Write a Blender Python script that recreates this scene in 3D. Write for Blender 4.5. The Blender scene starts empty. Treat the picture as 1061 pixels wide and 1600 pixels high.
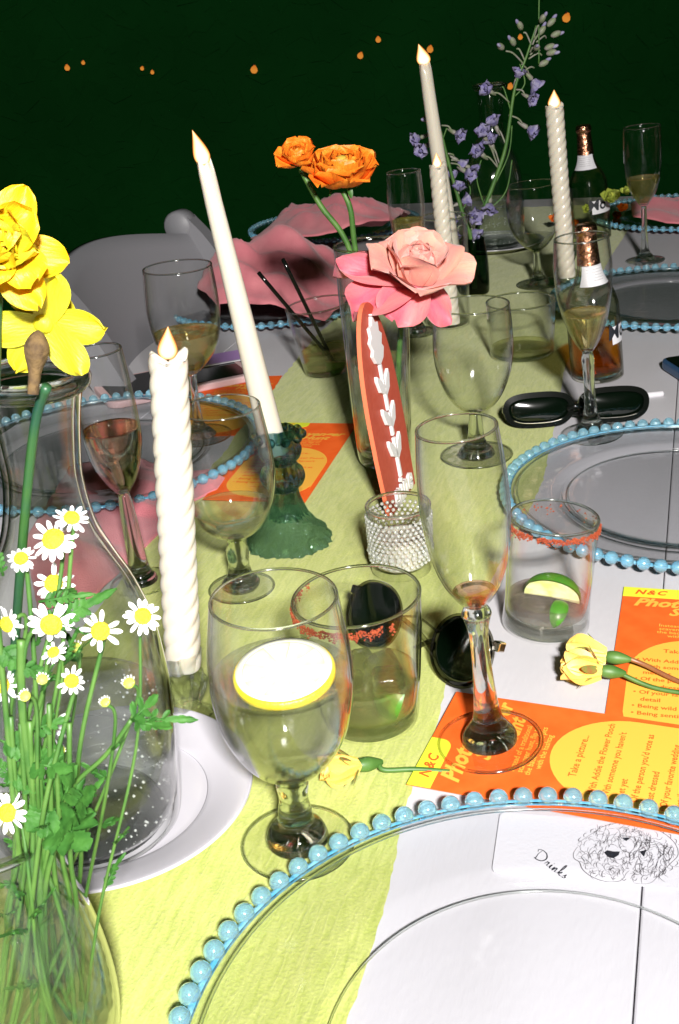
import bpy, bmesh, math, random
from mathutils import Vector, Matrix, noise
random.seed(7)
S = bpy.context.scene
COL = S.collection
PI = math.pi
R = math.radians

# ------------------------------------------------------------------ camera
TT = 0.75                       # height of the table top above the lawn
HC = 0.43                       # camera height above the table top
FPX, PITCH, ROLL = 1800.0, R(24), R(5)
_R0 = Vector((1, 0, 0)); _U0 = Vector((0, math.sin(PITCH), math.cos(PITCH)))
CF = Vector((0, math.cos(PITCH), -math.sin(PITCH)))
CR = _R0*math.cos(ROLL) - _U0*math.sin(ROLL)
CU = _U0*math.cos(ROLL) + _R0*math.sin(ROLL)
CP = Vector((0, 0, TT+HC))
cd = bpy.data.cameras.new('camera'); cam = bpy.data.objects.new('camera', cd); COL.objects.link(cam)
cam.matrix_world = Matrix(((CR.x, CU.x, -CF.x, CP.x), (CR.y, CU.y, -CF.y, CP.y), (CR.z, CU.z, -CF.z, CP.z), (0, 0, 0, 1)))
cd.sensor_fit = 'VERTICAL'; cd.sensor_height = 36; cd.lens = 36*FPX/1600
cd.clip_start = 0.02; cd.clip_end = 300
cd.dof.use_dof = True; cd.dof.focus_distance = 0.85; cd.dof.aperture_fstop = 50
S.camera = cam

# ------------------------------------------------------------------ night sky, flash
w = bpy.data.worlds.new('World'); S.world = w; w.use_nodes = True
bg = w.node_tree.nodes['Background']
bg.inputs[0].default_value = (0.10, 1.0, 0.16, 1); bg.inputs[1].default_value = 0.0055
ld = bpy.data.lights.new('camera_flash', 'AREA'); ld.shape = 'RECTANGLE'; ld.size = 0.14; ld.size_y = 0.09
ld.energy = 78; ld.color = (1.0, 0.965, 0.93)
fl = bpy.data.objects.new('camera_flash', ld); COL.objects.link(fl)
fpos = CP - CF*0.80 + CR*0.125 + CU*0.19
fl.location = fpos
fl.rotation_euler = ((CP + CF*1.25) - fpos).to_track_quat('-Z', 'Y').to_euler()
try: ld.cycles.is_caustics_light = True
except Exception: pass
S.view_settings.view_transform = 'Standard'; S.view_settings.look = 'None'
S.view_settings.exposure = 0; S.view_settings.gamma = 1
S.render.engine = 'CYCLES'
cy = S.cycles
cy.max_bounces = 20; cy.transparent_max_bounces = 48; cy.transmission_bounces = 16; cy.glossy_bounces = 8; cy.diffuse_bounces = 3
cy.caustics_refractive = True; cy.caustics_reflective = False; cy.sample_clamp_indirect = 6; cy.blur_glossy = 0.3
cy.use_denoising = True
try: cy.denoiser = 'OPENIMAGEDENOISE'
except Exception: pass

# ------------------------------------------------------------------ placing helpers
def ray(px, py): return CF + CR*((px-530.5)/FPX) - CU*((py-800)/FPX)
def at(px, py, z=0.0):            # point on a level z above the table top
    d = ray(px, py); return CP + d*((TT+z-CP.z)/d.z)
def atY(px, py, Y):               # point in the upright plane at distance Y
    d = ray(px, py); return CP + d*(Y/d.y)
def proj(P):
    v = P-CP; k = v.dot(CF); return 530.5+FPX*v.dot(CR)/k, 800-FPX*v.dot(CU)/k, k
class Ax:                         # the upright axis of a vessel, from its foot to its rim
    def __init__(s, bx, by, tx=None, ty=None, z0=0.0, straight=False):
        s.B = at(bx, by, z0)
        if tx is None or straight: 
            s.D = Vector((0, 0, 1))
        else: s.D = (atY(tx, ty, s.B.y)-s.B).normalized()
    def h(s, y):
        lo, hi = -0.05, 0.6
        for _ in range(40):
            m = (lo+hi)/2
            if proj(s.B+s.D*m)[1] > y: lo = m
            else: hi = m
        return lo
    def r(s, y, wpx): return wpx*proj(s.B+s.D*s.h(y))[2]/(2*FPX)
    def prof(s, L): return [(s.r(y, w_), s.h(y)) for y, w_ in L]
    def rot(s): return Vector((0, 0, 1)).rotation_difference(s.D).to_euler()

# ------------------------------------------------------------------ materials
MATS = {}
def nmat(name):
    m = bpy.data.materials.new(name); m.use_nodes = True; m.node_tree.nodes.clear()
    out = m.node_tree.nodes.new('ShaderNodeOutputMaterial'); MATS[name] = m
    return m, m.node_tree, out
def ND(nt, t, **k):
    n = nt.nodes.new(t)
    for a, b in k.items():
        if a[0] == '_': n.inputs[a[1:].replace('_', ' ')].default_value = b
        else: setattr(n, a, b)
    return n
def pmat(name, col, rough=.5, spec=.5, c2=None, nscale=20, bump=0, bscale=200, sss=0, metal=0, coat=0, trans=0, lo=.35, hi=.65, detail=4, sssr=(.01, .005, .003), coords='Object', emis=None, sheen=0, nstretch=None):
    m, nt, out = nmat(name); L = nt.links.new
    p = ND(nt, 'ShaderNodeBsdfPrincipled'); L(p.outputs[0], out.inputs[0])
    p.inputs['Base Color'].default_value = (*col, 1); p.inputs['Roughness'].default_value = rough
    p.inputs['Specular IOR Level'].default_value = spec; p.inputs['Metallic'].default_value = metal
    p.inputs['Coat Weight'].default_value = coat; p.inputs['Transmission Weight'].default_value = trans
    p.inputs['Sheen Weight'].default_value = sheen
    if sss:
        p.inputs['Subsurface Weight'].default_value = sss; p.inputs['Subsurface Radius'].default_value = sssr; p.inputs['Subsurface Scale'].default_value = 1
    tc = ND(nt, 'ShaderNodeTexCoord'); vec = tc.outputs[coords]
    if nstretch:
        mp = ND(nt, 'ShaderNodeMapping'); mp.inputs['Scale'].default_value = nstretch; L(vec, mp.inputs[0]); vec = mp.outputs[0]
    if c2:
        n = ND(nt, 'ShaderNodeTexNoise'); n.inputs['Scale'].default_value = nscale; n.inputs['Detail'].default_value = detail; L(vec, n.inputs['Vector'])
        cr = ND(nt, 'ShaderNodeValToRGB'); e = cr.color_ramp.elements
        e[0].position = lo; e[0].color = (*col, 1); e[1].position = hi; e[1].color = (*c2, 1)
        L(n.outputs[0], cr.inputs[0]); L(cr.outputs[0], p.inputs['Base Color'])
    if bump:
        n2 = ND(nt, 'ShaderNodeTexNoise'); n2.inputs['Scale'].default_value = bscale; n2.inputs['Detail'].default_value = 5; L(vec, n2.inputs['Vector'])
        b = ND(nt, 'ShaderNodeBump'); b.inputs['Strength'].default_value = bump; b.inputs['Distance'].default_value = .002
        L(n2.outputs[0], b.inputs['Height']); L(b.outputs[0], p.inputs['Normal'])
    return m
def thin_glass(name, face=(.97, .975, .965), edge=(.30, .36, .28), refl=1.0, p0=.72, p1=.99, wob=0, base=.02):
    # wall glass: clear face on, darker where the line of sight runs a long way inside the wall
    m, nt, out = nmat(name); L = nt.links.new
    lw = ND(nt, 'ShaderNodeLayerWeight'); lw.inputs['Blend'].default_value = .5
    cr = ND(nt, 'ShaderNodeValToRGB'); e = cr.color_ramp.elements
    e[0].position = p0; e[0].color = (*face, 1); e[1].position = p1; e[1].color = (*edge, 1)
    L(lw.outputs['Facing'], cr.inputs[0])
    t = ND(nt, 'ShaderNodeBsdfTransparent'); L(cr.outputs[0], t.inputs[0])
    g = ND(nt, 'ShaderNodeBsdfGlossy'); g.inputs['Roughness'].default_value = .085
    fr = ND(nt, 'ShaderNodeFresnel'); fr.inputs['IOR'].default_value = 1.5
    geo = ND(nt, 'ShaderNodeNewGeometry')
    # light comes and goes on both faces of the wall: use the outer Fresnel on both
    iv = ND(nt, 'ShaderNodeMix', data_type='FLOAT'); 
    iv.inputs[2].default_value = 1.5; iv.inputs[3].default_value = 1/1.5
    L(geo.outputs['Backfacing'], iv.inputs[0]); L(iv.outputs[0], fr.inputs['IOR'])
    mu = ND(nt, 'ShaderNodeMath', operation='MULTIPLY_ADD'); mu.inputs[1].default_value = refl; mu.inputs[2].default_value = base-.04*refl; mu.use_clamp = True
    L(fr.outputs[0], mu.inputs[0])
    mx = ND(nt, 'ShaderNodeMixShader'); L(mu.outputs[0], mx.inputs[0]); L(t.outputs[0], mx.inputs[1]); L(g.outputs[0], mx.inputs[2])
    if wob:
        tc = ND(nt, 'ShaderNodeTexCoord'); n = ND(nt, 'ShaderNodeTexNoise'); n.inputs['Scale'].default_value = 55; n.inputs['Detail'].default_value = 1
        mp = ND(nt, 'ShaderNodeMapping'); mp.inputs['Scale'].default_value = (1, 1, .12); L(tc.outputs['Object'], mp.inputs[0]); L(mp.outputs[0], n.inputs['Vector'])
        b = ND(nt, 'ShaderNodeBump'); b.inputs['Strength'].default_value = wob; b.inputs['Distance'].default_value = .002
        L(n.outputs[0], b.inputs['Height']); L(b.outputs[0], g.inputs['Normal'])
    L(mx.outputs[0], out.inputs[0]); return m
def solid_glass(name, col=(.96, .98, .96), ior=1.5, rough=0.0, clear=0.0, wob=0, wscale=60, milk=0.0, mcol=(.9, .92, .9)):
    # 'clear' lets part of the light straight through: a stand-in for flash light refracted through
    m, nt, out = nmat(name); L = nt.links.new
    g = ND(nt, 'ShaderNodeBsdfGlass'); g.inputs['Color'].default_value = (*col, 1); g.inputs['IOR'].default_value = ior; g.inputs['Roughness'].default_value = rough
    if wob:
        tc = ND(nt, 'ShaderNodeTexCoord'); n = ND(nt, 'ShaderNodeTexNoise'); n.inputs['Scale'].default_value = wscale; L(tc.outputs['Object'], n.inputs['Vector'])
        b = ND(nt, 'ShaderNodeBump'); b.inputs['Strength'].default_value = wob; b.inputs['Distance'].default_value = .003
        L(n.outputs[0], b.inputs['Height']); L(b.outputs[0], g.inputs['Normal'])
    if milk:   # pale scatter mixed in to brighten the liquids; real pulp in the lime drink
        df = ND(nt, 'ShaderNodeBsdfDiffuse'); df.inputs[0].default_value = (*mcol, 1); tr = ND(nt, 'ShaderNodeBsdfTranslucent'); tr.inputs[0].default_value = (*mcol, 1)
        a_ = ND(nt, 'ShaderNodeMixShader'); L(df.outputs[0], a_.inputs[1]); L(tr.outputs[0], a_.inputs[2]); b2 = ND(nt, 'ShaderNodeMixShader'); b2.inputs[0].default_value = milk
        L(g.outputs[0], b2.inputs[1]); L(a_.outputs[0], b2.inputs[2]); g = b2
    if clear:
        t = ND(nt, 'ShaderNodeBsdfTransparent'); t.inputs[0].default_value = (*col, 1)
        mx = ND(nt, 'ShaderNodeMixShader'); mx.inputs[0].default_value = clear
        L(g.outputs[0], mx.inputs[1]); L(t.outputs[0], mx.inputs[2]); L(mx.outputs[0], out.inputs[0])
    else: L(g.outputs[0], out.inputs[0])
    return m
SOLIDS = ('solid_clear_glass', 'water', 'white_wine', 'rose_wine', 'lime_drink', 'pink_drink', 'amber_beer')
def emat(name, c0, c1, s):
    m, nt, out = nmat(name); L = nt.links.new
    tc = ND(nt, 'ShaderNodeTexCoord'); sp = ND(nt, 'ShaderNodeSeparateXYZ'); L(tc.outputs['Generated'], sp.inputs[0])
    cr = ND(nt, 'ShaderNodeValToRGB'); e = cr.color_ramp.elements
    e[0].position = .45; e[0].color = (*c0, 1); e[1].position = .98; e[1].color = (*c1, 1); L(sp.outputs[2], cr.inputs[0])
    em = ND(nt, 'ShaderNodeEmission'); em.inputs[1].default_value = s; L(cr.outputs[0], em.inputs[0]); L(em.outputs[0], out.inputs[0]); return m

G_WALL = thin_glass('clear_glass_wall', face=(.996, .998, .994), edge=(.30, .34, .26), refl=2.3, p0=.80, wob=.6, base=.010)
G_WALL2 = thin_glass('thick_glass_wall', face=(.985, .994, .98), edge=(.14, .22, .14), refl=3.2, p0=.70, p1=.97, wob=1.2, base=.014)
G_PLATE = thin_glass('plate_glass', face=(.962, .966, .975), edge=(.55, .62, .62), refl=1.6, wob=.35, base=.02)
G_SOLID = solid_glass('solid_clear_glass', clear=.15, rough=.035)
G_BASE = solid_glass('thick_glass_base', clear=.5)
G_RIM = solid_glass('rim_glass', clear=.25, rough=.09)
G_TEAL = solid_glass('teal_glass', (.50, .68, .72), 1.48, clear=.30, wob=.35, wscale=160)
G_HOB = thin_glass('hobnail_glass', face=(.90, .92, .90), edge=(.35, .38, .34), refl=4.5, p0=.55, p1=.98, base=.10)
G_BEAD = pmat('pale_blue_bead_glass', (.50, .86, 1.0), rough=.09, spec=.8, trans=.80, coat=.9)
G_RING = pmat('blue_rim_glass', (.10, .44, .70), rough=.10, spec=.9, c2=(.30, .66, .84), nscale=160, coat=.6, bump=.8, bscale=260, trans=.35)
L_WATER = solid_glass('water', (.995, 1, .998), 1.33, clear=.72, milk=.02)
L_WATER2 = solid_glass('vase_water', (.99, .995, .995), 1.33, clear=.66, milk=.04)
HOBN = pmat('hobnail_bumps', (.88, .89, .87), rough=.12, spec=.8, trans=.72, coat=.7)
BUBB = pmat('air_bubble', (.92, .94, .94), rough=.12, spec=1, trans=.5, coat=.8)
L_WINE = solid_glass('white_wine', (.99, .93, .66), 1.33, clear=.42, milk=.14, mcol=(.8, .68, .25))
L_ROSE = solid_glass('rose_wine', (.97, .78, .62), 1.33, clear=.25)
L_LIME = solid_glass('lime_drink', (.97, .98, .80), 1.33, clear=.55, wob=.10, wscale=80, milk=.34, mcol=(.80, .82, .36))
L_PINK = solid_glass('pink_drink', (.98, .93, .90), 1.33, clear=.72, milk=.35, mcol=(.80, .68, .64))
L_AMBER = solid_glass('amber_beer', (1.0, .60, .18), 1.33, clear=.8, wob=.2, wscale=40)
G_BOTTLE = thin_glass('bottle_glass', face=(.93, .94, .88), edge=(.10, .10, .05), refl=1.2, p0=.5)
WAX = pmat('ivory_wax', (.60, .555, .46), rough=.25, spec=.5, sss=.6, sssr=(.012, .008, .005), bump=.08, bscale=90, coat=.25)
m, nt, out = nmat('flame'); L = nt.links.new
lw = ND(nt, 'ShaderNodeLayerWeight'); lw.inputs['Blend'].default_value = .5; tc = ND(nt, 'ShaderNodeTexCoord'); sp_ = ND(nt, 'ShaderNodeSeparateXYZ'); L(tc.outputs['Generated'], sp_.inputs[0])
ma = ND(nt, 'ShaderNodeMath', operation='MULTIPLY_ADD'); ma.inputs[1].default_value = .42; L(sp_.outputs[2], ma.inputs[0]); L(lw.outputs['Facing'], ma.inputs[2])
cr = ND(nt, 'ShaderNodeValToRGB'); e = cr.color_ramp.elements
e[0].position = .28; e[0].color = (1.0, .90, .66, 1); e[1].position = .95; e[1].color = (.38, .09, .012, 1); e2 = cr.color_ramp.elements.new(.62); e2.color = (.95, .50, .15, 1)
L(ma.outputs[0], cr.inputs[0]); em = ND(nt, 'ShaderNodeEmission'); em.inputs[1].default_value = 1.7; L(cr.outputs[0], em.inputs[0]); L(em.outputs[0], out.inputs[0]); FLAME = m
BULB = emat('warm_bulb', (1.0, .36, .05), (.9, .24, .03), .65)
CHINA = pmat('white_china', (.50, .49, .535), rough=.22, spec=.5, coat=.3)
TABLE = pmat('white_table_boards', (.54, .53, .555), rough=.62, spec=.25, c2=(.49, .48, .50), nscale=9, bump=.12, bscale=300, nstretch=(1, .35, 1))
ORANGE = pmat('orange_card_print', (.80, .105, .012), rough=.75, spec=.2, c2=(.84, .13, .018), nscale=60)
YELLOW = pmat('yellow_card_print', (.83, .42, .055), rough=.75, spec=.2)
LIMEP = pmat('chartreuse_card_print', (.66, .70, .04), rough=.75, spec=.2)
ROSEW = pmat('dusty_rose_napkin', (.56, .17, .20), rough=.95, spec=.1, c2=(.62, .21, .235), nscale=35, bump=.5, bscale=700, sheen=.2)
TERRA = pmat('terracotta_paint', (.43, .07, .04), rough=.6, spec=.2, c2=(.46, .085, .05), nscale=200)
TERRA_LIT = pmat('lit_terracotta_edge', (.78, .17, .08), rough=.7, spec=.2)  # lighter terracotta for the slab's sides: flash light painted into the colour
WHITEP = pmat('white_acrylic_letter', (.74, .72, .72), rough=.35)
BLACKP = pmat('black_plastic', (.004, .005, .004), rough=.10, spec=.35)
BLACKM = pmat('black_matte', (.012, .011, .012), rough=.5)
LENS = pmat('dark_green_lens', (.0012, .0035, .0016), rough=.09, spec=.7, coat=.5)
CLEARF = thin_glass('clear_frame_plastic', face=(.62, .62, .56), edge=(.25, .22, .18), refl=2.0, p0=.2)
METAL = pmat('polished_metal', (.7, .66, .58), rough=.18, metal=1)
COPPER = pmat('copper_foil', (.62, .30, .18), rough=.24, metal=1, bump=.9, bscale=160)
LABEL = pmat('white_bottle_label', (.70, .69, .72), rough=.5)
INK = pmat('dark_ink', (.012, .014, .02), rough=.6)
PENCIL = pmat('grey_pencil_line', (.10, .09, .095), rough=.8)
PAPER = pmat('white_paper', (.58, .57, .60), rough=.8, spec=.2, bump=.1, bscale=500)
STEM = pmat('green_stem', (.032, .105, .016), rough=.5, c2=(.075, .165, .03), nscale=60)
LEAF = pmat('green_leaf', (.018, .080, .012), rough=.6, spec=.25, c2=(.045, .145, .022), nscale=90, bump=.35, bscale=220)
SEPAL = pmat('sepal_green', (.14, .26, .04), rough=.5, c2=(.28, .10, .04), nscale=120)
REDSTEM = pmat('red_brown_stem', (.20, .065, .03), rough=.4, c2=(.26, .12, .04), nscale=90)
DPET = pmat('white_petal', (.82, .81, .80), rough=.6, spec=.2, sss=.15)
DYEL = pmat('yellow_disc', (.86, .66, .015), rough=.7, c2=(.70, .62, .03), nscale=500, bump=.9, bscale=900)
BUDG = pmat('green_yellow_bud', (.26, .36, .05), rough=.6, c2=(.50, .52, .08), nscale=300)
DAFF = pmat('daffodil_yellow', (.74, .53, .010), rough=.5, c2=(.80, .48, .008), nscale=60, sss=.2, bump=.35, bscale=260, nstretch=(3, .5, 1))
DAFFG = pmat('daffodil_yellow_green', (.70, .56, .015), rough=.5, c2=(.48, .50, .02), nscale=40, sss=.2, bump=.35, bscale=260, nstretch=(3, .5, 1))
DAFST = pmat('blue_green_stem', (.012, .065, .040), rough=.4, c2=(.03, .10, .02), nscale=30)
HUSK = pmat('brown_husk', (.13, .08, .028), rough=.85, c2=(.05, .028, .012), nscale=180, bump=.8, bscale=300)
RAN = pmat('orange_petal', (.86, .18, .008), rough=.5, c2=(.92, .27, .018), nscale=70, sss=.25, bump=.4, bscale=240, nstretch=(3, .5, 1))
RANC = pmat('olive_flower_eye', (.42, .34, .04), rough=.6, c2=(.75, .42, .06), nscale=120)
ROSE = pmat('pink_petal', (.76, .27, .24), rough=.55, c2=(.84, .42, .30), nscale=18, sss=.25, bump=.3, bscale=200, sheen=.2, nstretch=(3, .5, 1))
ROSED = pmat('deep_pink_petal', (.62, .09, .15), rough=.55, c2=(.76, .22, .22), nscale=18, sss=.25, bump=.3, bscale=200, sheen=.2, nstretch=(3, .5, 1))
YROSE = pmat('pale_yellow_petal', (.88, .62, .13), rough=.5, c2=(.90, .48, .10), nscale=70, sss=.25, bump=.15, bscale=200)
DELP = pmat('lilac_petal', (.16, .14, .32), rough=.7, c2=(.30, .28, .38), nscale=160)
DELB = pmat('grey_green_bud', (.16, .20, .10), rough=.6, c2=(.24, .22, .20), nscale=160)
CHILI = pmat('chili_salt', (.20, .022, .008), rough=.6, c2=(.40, .09, .03), nscale=900)
LIMESK = pmat('lime_skin', (.06, .20, .02), rough=.35)
LIMEF = pmat('lime_flesh', (.62, .70, .22), rough=.3, c2=(.80, .80, .50), nscale=120, sss=.2)
LEMF = pmat('lemon_flesh', (.93, .94, .70), rough=.22, c2=(.74, .80, .26), nscale=30, sss=.2)
LEMSK = pmat('lemon_skin', (.84, .66, .03), rough=.35, bump=.3, bscale=500)
PITH = pmat('lemon_pith', (.80, .82, .66), rough=.4)
ICE = solid_glass('bubbly_ice', (.97, .98, .98), 1.31, rough=.05, clear=.4, wob=.4, wscale=90)
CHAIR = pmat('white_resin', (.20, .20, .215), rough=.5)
NAVY = pmat('navy_rubber', (.02, .06, .13), rough=.35)
LILAC = pmat('lilac_print', (.42, .26, .58), rough=.5)
PINKT = pmat('pale_pink_trim', (.62, .42, .42), rough=.7)
WICK = pmat('wick', (.05, .03, .02), rough=.9)

# runner: gauze crepe, its crinkle runs along the cloth
m, nt, out = nmat('chartreuse_gauze'); L = nt.links.new
p = ND(nt, 'ShaderNodeBsdfPrincipled'); L(p.outputs[0], out.inputs[0]); p.inputs['Roughness'].default_value = .95; p.inputs['Specular IOR Level'].default_value = .1
p.inputs['Sheen Weight'].default_value = .25
tc = ND(nt, 'ShaderNodeTexCoord'); mp = ND(nt, 'ShaderNodeMapping'); L(tc.outputs['UV'], mp.inputs[0]); mp.inputs['Scale'].default_value = (1, .16, 1)
n1 = ND(nt, 'ShaderNodeTexNoise'); n1.inputs['Scale'].default_value = 240; n1.inputs['Detail'].default_value = 7; n1.inputs['Roughness'].default_value = .65; n1.inputs['Distortion'].default_value = .8; L(mp.outputs[0], n1.inputs['Vector'])
n3 = ND(nt, 'ShaderNodeTexNoise'); n3.inputs['Scale'].default_value = 520; n3.inputs['Detail'].default_value = 3; L(tc.outputs['UV'], n3.inputs['Vector'])
ad = ND(nt, 'ShaderNodeMath', operation='MULTIPLY_ADD'); ad.inputs[1].default_value = .5; L(n3.outputs[0], ad.inputs[0]); L(n1.outputs[0], ad.inputs[2])
cr = ND(nt, 'ShaderNodeValToRGB'); e = cr.color_ramp.elements
e[0].position = .5; e[0].color = (.33, .39, .075, 1); e[1].position = 1.0; e[1].color = (.52, .55, .17, 1)
L(ad.outputs[0], cr.inputs[0]); L(cr.outputs[0], p.inputs['Base Color'])
b = ND(nt, 'ShaderNodeBump'); b.inputs['Strength'].default_value = .55; b.inputs['Distance'].default_value = .0018; L(ad.outputs[0], b.inputs['Height']); L(b.outputs[0], p.inputs['Normal'])
RUN = m
GRASS = pmat('night_lawn', (.012, .06, .014), rough=.9, spec=.1, c2=(.022, .10, .022), nscale=6, bump=1, bscale=60, coords='Object')
BACKDROP = pmat('dark_backdrop_leaf', (.003, .050, .007), rough=.8, spec=.05, c2=(.004, .062, .009), nscale=2)  # backdrop colour, picked for the green-black of the night

# ------------------------------------------------------------------ mesh helpers
def link(name, me, mat=None, parent=None, mw=None):
    o = bpy.data.objects.new(name, me); COL.objects.link(o)
    if mat is not None:
        for mm in (mat if isinstance(mat, (list, tuple)) else [mat]):
            if me.materials.find(mm.name) < 0: me.materials.append(mm)
    if parent is not None: o.parent = parent
    if mw is not None: o.matrix_basis = mw
    return o
def mesh(vs, fs, smooth=True, name='mesh', uv=None, mi=None):
    me = bpy.data.meshes.new(name); me.from_pydata([tuple(v) for v in vs], [], fs)
    if smooth: me.polygons.foreach_set('use_smooth', [True]*len(me.polygons))
    if mi: me.polygons.foreach_set('material_index', mi)
    if uv:
        ul = me.uv_layers.new(name='UVMap')
        for lp in me.loops: ul.data[lp.index].uv = uv[lp.vertex_index]
    me.validate(); me.update(); return me
def T(name, label, cat, loc=(0, 0, 0), rot=(0, 0, 0), group=None, kind=None):
    o = bpy.data.objects.new(name, None); COL.objects.link(o); o.location = loc; o.rotation_euler = rot
    o.empty_display_size = .02; o['label'] = label; o['category'] = cat
    if group: o['group'] = group
    if kind: o['kind'] = kind
    return o
def tag(o, label, cat, group=None, kind=None):
    o['label'] = label; o['category'] = cat
    if group: o['group'] = group
    if kind: o['kind'] = kind
    return o
def smoothprof(P, n=5):
    out = []
    for i in range(len(P)-1):
        p0 = P[max(0, i-1)]; p1 = P[i]; p2 = P[i+1]; p3 = P[min(len(P)-1, i+2)]
        for k in range(n):
            t = k/n
            out.append(tuple(.5*((2*p1[c])+(-p0[c]+p2[c])*t+(2*p0[c]-5*p1[c]+4*p2[c]-p3[c])*t*t+(-p0[c]+3*p1[c]-3*p2[c]+p3[c])*t**3) for c in range(len(p1))))
    out.append(P[-1]); return out
def lathe(P, seg=56, fn=None, name='lathe'):
    vs, rings, fs = [], [], []
    for r_, z in P:
        if r_ < 1e-5: rings.append([len(vs)]); vs.append((0, 0, z)); continue
        ring = []
        for k in range(seg):
            a = 2*PI*k/seg; rr, zz = (r_, z) if fn is None else fn(r_, z, a)
            ring.append(len(vs)); vs.append((rr*math.cos(a), rr*math.sin(a), zz))
        rings.append(ring)
    for a, b in zip(rings, rings[1:]):
        if len(a) == 1 and len(b) == 1: continue
        for k in range(seg):
            j = (k+1) % seg
            if len(a) == 1: fs.append((a[0], b[j], b[k]))
            elif len(b) == 1: fs.append((a[k], a[j], b[0]))
            else: fs.append((a[k], a[j], b[j], b[k]))
    return mesh(vs, fs, name=name)
def wallprof(P, t=.0014, floor=None):
    """outer profile (bottom to top) closed into a wall of thickness t"""
    inner = [(max(r_-t, 0), z) for r_, z in P]
    inner[0] = (inner[0][0], P[0][1]+(floor or t))
    out = [(0, P[0][1])]+P+[(P[-1][0]-t*.5, P[-1][1]+t*.5)]+inner[::-1]
    zf = P[0][1]+(floor or t)
    body = [q for q in inner[::-1] if q[1] > zf+1e-5]
    out = [(0, P[0][1])]+P+[(P[-1][0]-t*.5, P[-1][1]+t*.5)]+body+[(max(body[-1][0]*.96, .0005), zf), (0, zf)]
    return out
def tube_into(vs, fs, pts, rad, seg=8, cap=True):
    pts = [Vector(q) for q in pts]; n = len(pts); rs = rad if isinstance(rad, (list, tuple)) else [rad]*n
    base = len(vs); up = Vector((0.31, .2, .93)).normalized(); u = None
    for i, q in enumerate(pts):
        d = (pts[min(i+1, n-1)]-pts[max(i-1, 0)]).normalized()
        if u is None: u = d.cross(up if abs(d.dot(up)) < .95 else Vector((1, 0, 0))).normalized()
        else: u = (u-d*u.dot(d)).normalized()
        v = d.cross(u)
        for k in range(seg):
            a = 2*PI*k/seg; vs.append(q+(u*math.cos(a)+v*math.sin(a))*rs[i])
    for i in range(n-1):
        for k in range(seg):
            j = (k+1) % seg; fs.append((base+i*seg+k, base+i*seg+j, base+(i+1)*seg+j, base+(i+1)*seg+k))
    if cap:
        fs.append(tuple(base+k for k in range(seg))[::-1]); fs.append(tuple(base+(n-1)*seg+k for k in range(seg)))
def tube(pts, rad, seg=8): 
    vs, fs = [], []; tube_into(vs, fs, pts, rad, seg); return mesh(vs, fs, name='tube')
def curve(P, n=8):
    return [Vector(q) for q in smoothprof([tuple(q) for q in P], n)]
def torus(R_, r_, seg=64, s2=8, fn=None):
    pts = []; vs, fs = [], []
    for i in range(seg):
        a = 2*PI*i/seg
        for k in range(s2):
            b_ = 2*PI*k/s2; rr = R_+r_*math.cos(b_); vs.append((rr*math.cos(a), rr*math.sin(a), r_*math.sin(b_)))
    for i in range(seg):
        for k in range(s2):
            fs.append((i*s2+k, ((i+1) % seg)*s2+k, ((i+1) % seg)*s2+(k+1) % s2, i*s2+(k+1) % s2))
    return mesh(vs, fs, name='ring')
def sphere(r_=1, seg=16, rings=10, sq=(1, 1, 1)):
    vs = [(0, 0, -r_*sq[2])]; fs = []
    for i in range(1, rings):
        a = PI*i/rings
        for k in range(seg):
            b_ = 2*PI*k/seg; vs.append((r_*math.sin(a)*math.cos(b_)*sq[0], r_*math.sin(a)*math.sin(b_)*sq[1], -r_*math.cos(a)*sq[2]))
    vs.append((0, 0, r_*sq[2])); n = len(vs)-1
    for k in range(seg):
        fs.append((0, 1+(k+1) % seg, 1+k)); fs.append((n, n-seg+k, n-seg+(k+1) % seg))
    for i in range(rings-2):
        for k in range(seg):
            a = 1+i*seg; fs.append((a+k, a+(k+1) % seg, a+seg+(k+1) % seg, a+seg+k))
    return mesh(vs, fs, name='ball')
def boxm(sx, sy, sz, bev=.0, c=(0, 0, 0), seg=2):
    bm = bmesh.new(); bmesh.ops.create_cube(bm, size=1)
    for v in bm.verts: v.co = Vector((v.co.x*sx+c[0], v.co.y*sy+c[1], v.co.z*sz+c[2]))
    if bev: bmesh.ops.bevel(bm, geom=bm.edges[:], offset=bev, segments=seg, affect='EDGES', profile=.5)
    me = bpy.data.meshes.new('box'); bm.to_mesh(me); bm.free(); return me
def prism(pts, t, bev=0, smooth=False):
    """2D outline in XY, thickness t along +Z"""
    bm = bmesh.new(); f = bm.faces.new([bm.verts.new((x, y, 0)) for x, y in pts])
    r_ = bmesh.ops.extrude_face_region(bm, geom=[f])
    for v in r_['geom']:
        if isinstance(v, bmesh.types.BMVert): v.co.z += t
    bmesh.ops.recalc_face_normals(bm, faces=bm.faces[:])
    if bev:
        ed = [e_ for e_ in bm.edges if e_.calc_face_angle(0) > .6]; bmesh.ops.bevel(bm, geom=ed, offset=bev, segments=2, affect='EDGES', profile=.5)
    me = bpy.data.meshes.new('prism'); bm.to_mesh(me); bm.free(); return me
def outline_rr(w_, h_, r_, n=8):
    P = []
    for cx, cy, a0 in ((w_/2-r_, h_/2-r_, 0), (-w_/2+r_, h_/2-r_, 90), (-w_/2+r_, -h_/2+r_, 180), (w_/2-r_, -h_/2+r_, 270)):
        for k in range(n+1):
            a = R(a0+90*k/n); P.append((cx+r_*math.cos(a), cy+r_*math.sin(a)))
    return P
def join(parts):
    """parts: list of (mesh, matrix, matindex) -> one mesh"""
    vs, fs, mi = [], [], []
    for me, M_, k in parts:
        b_ = len(vs); vs += [M_ @ v.co for v in me.vertices]
        for pl in me.polygons: fs.append(tuple(b_+i for i in pl.vertices)); mi.append(k)
    return mesh(vs, fs, mi=mi)
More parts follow.
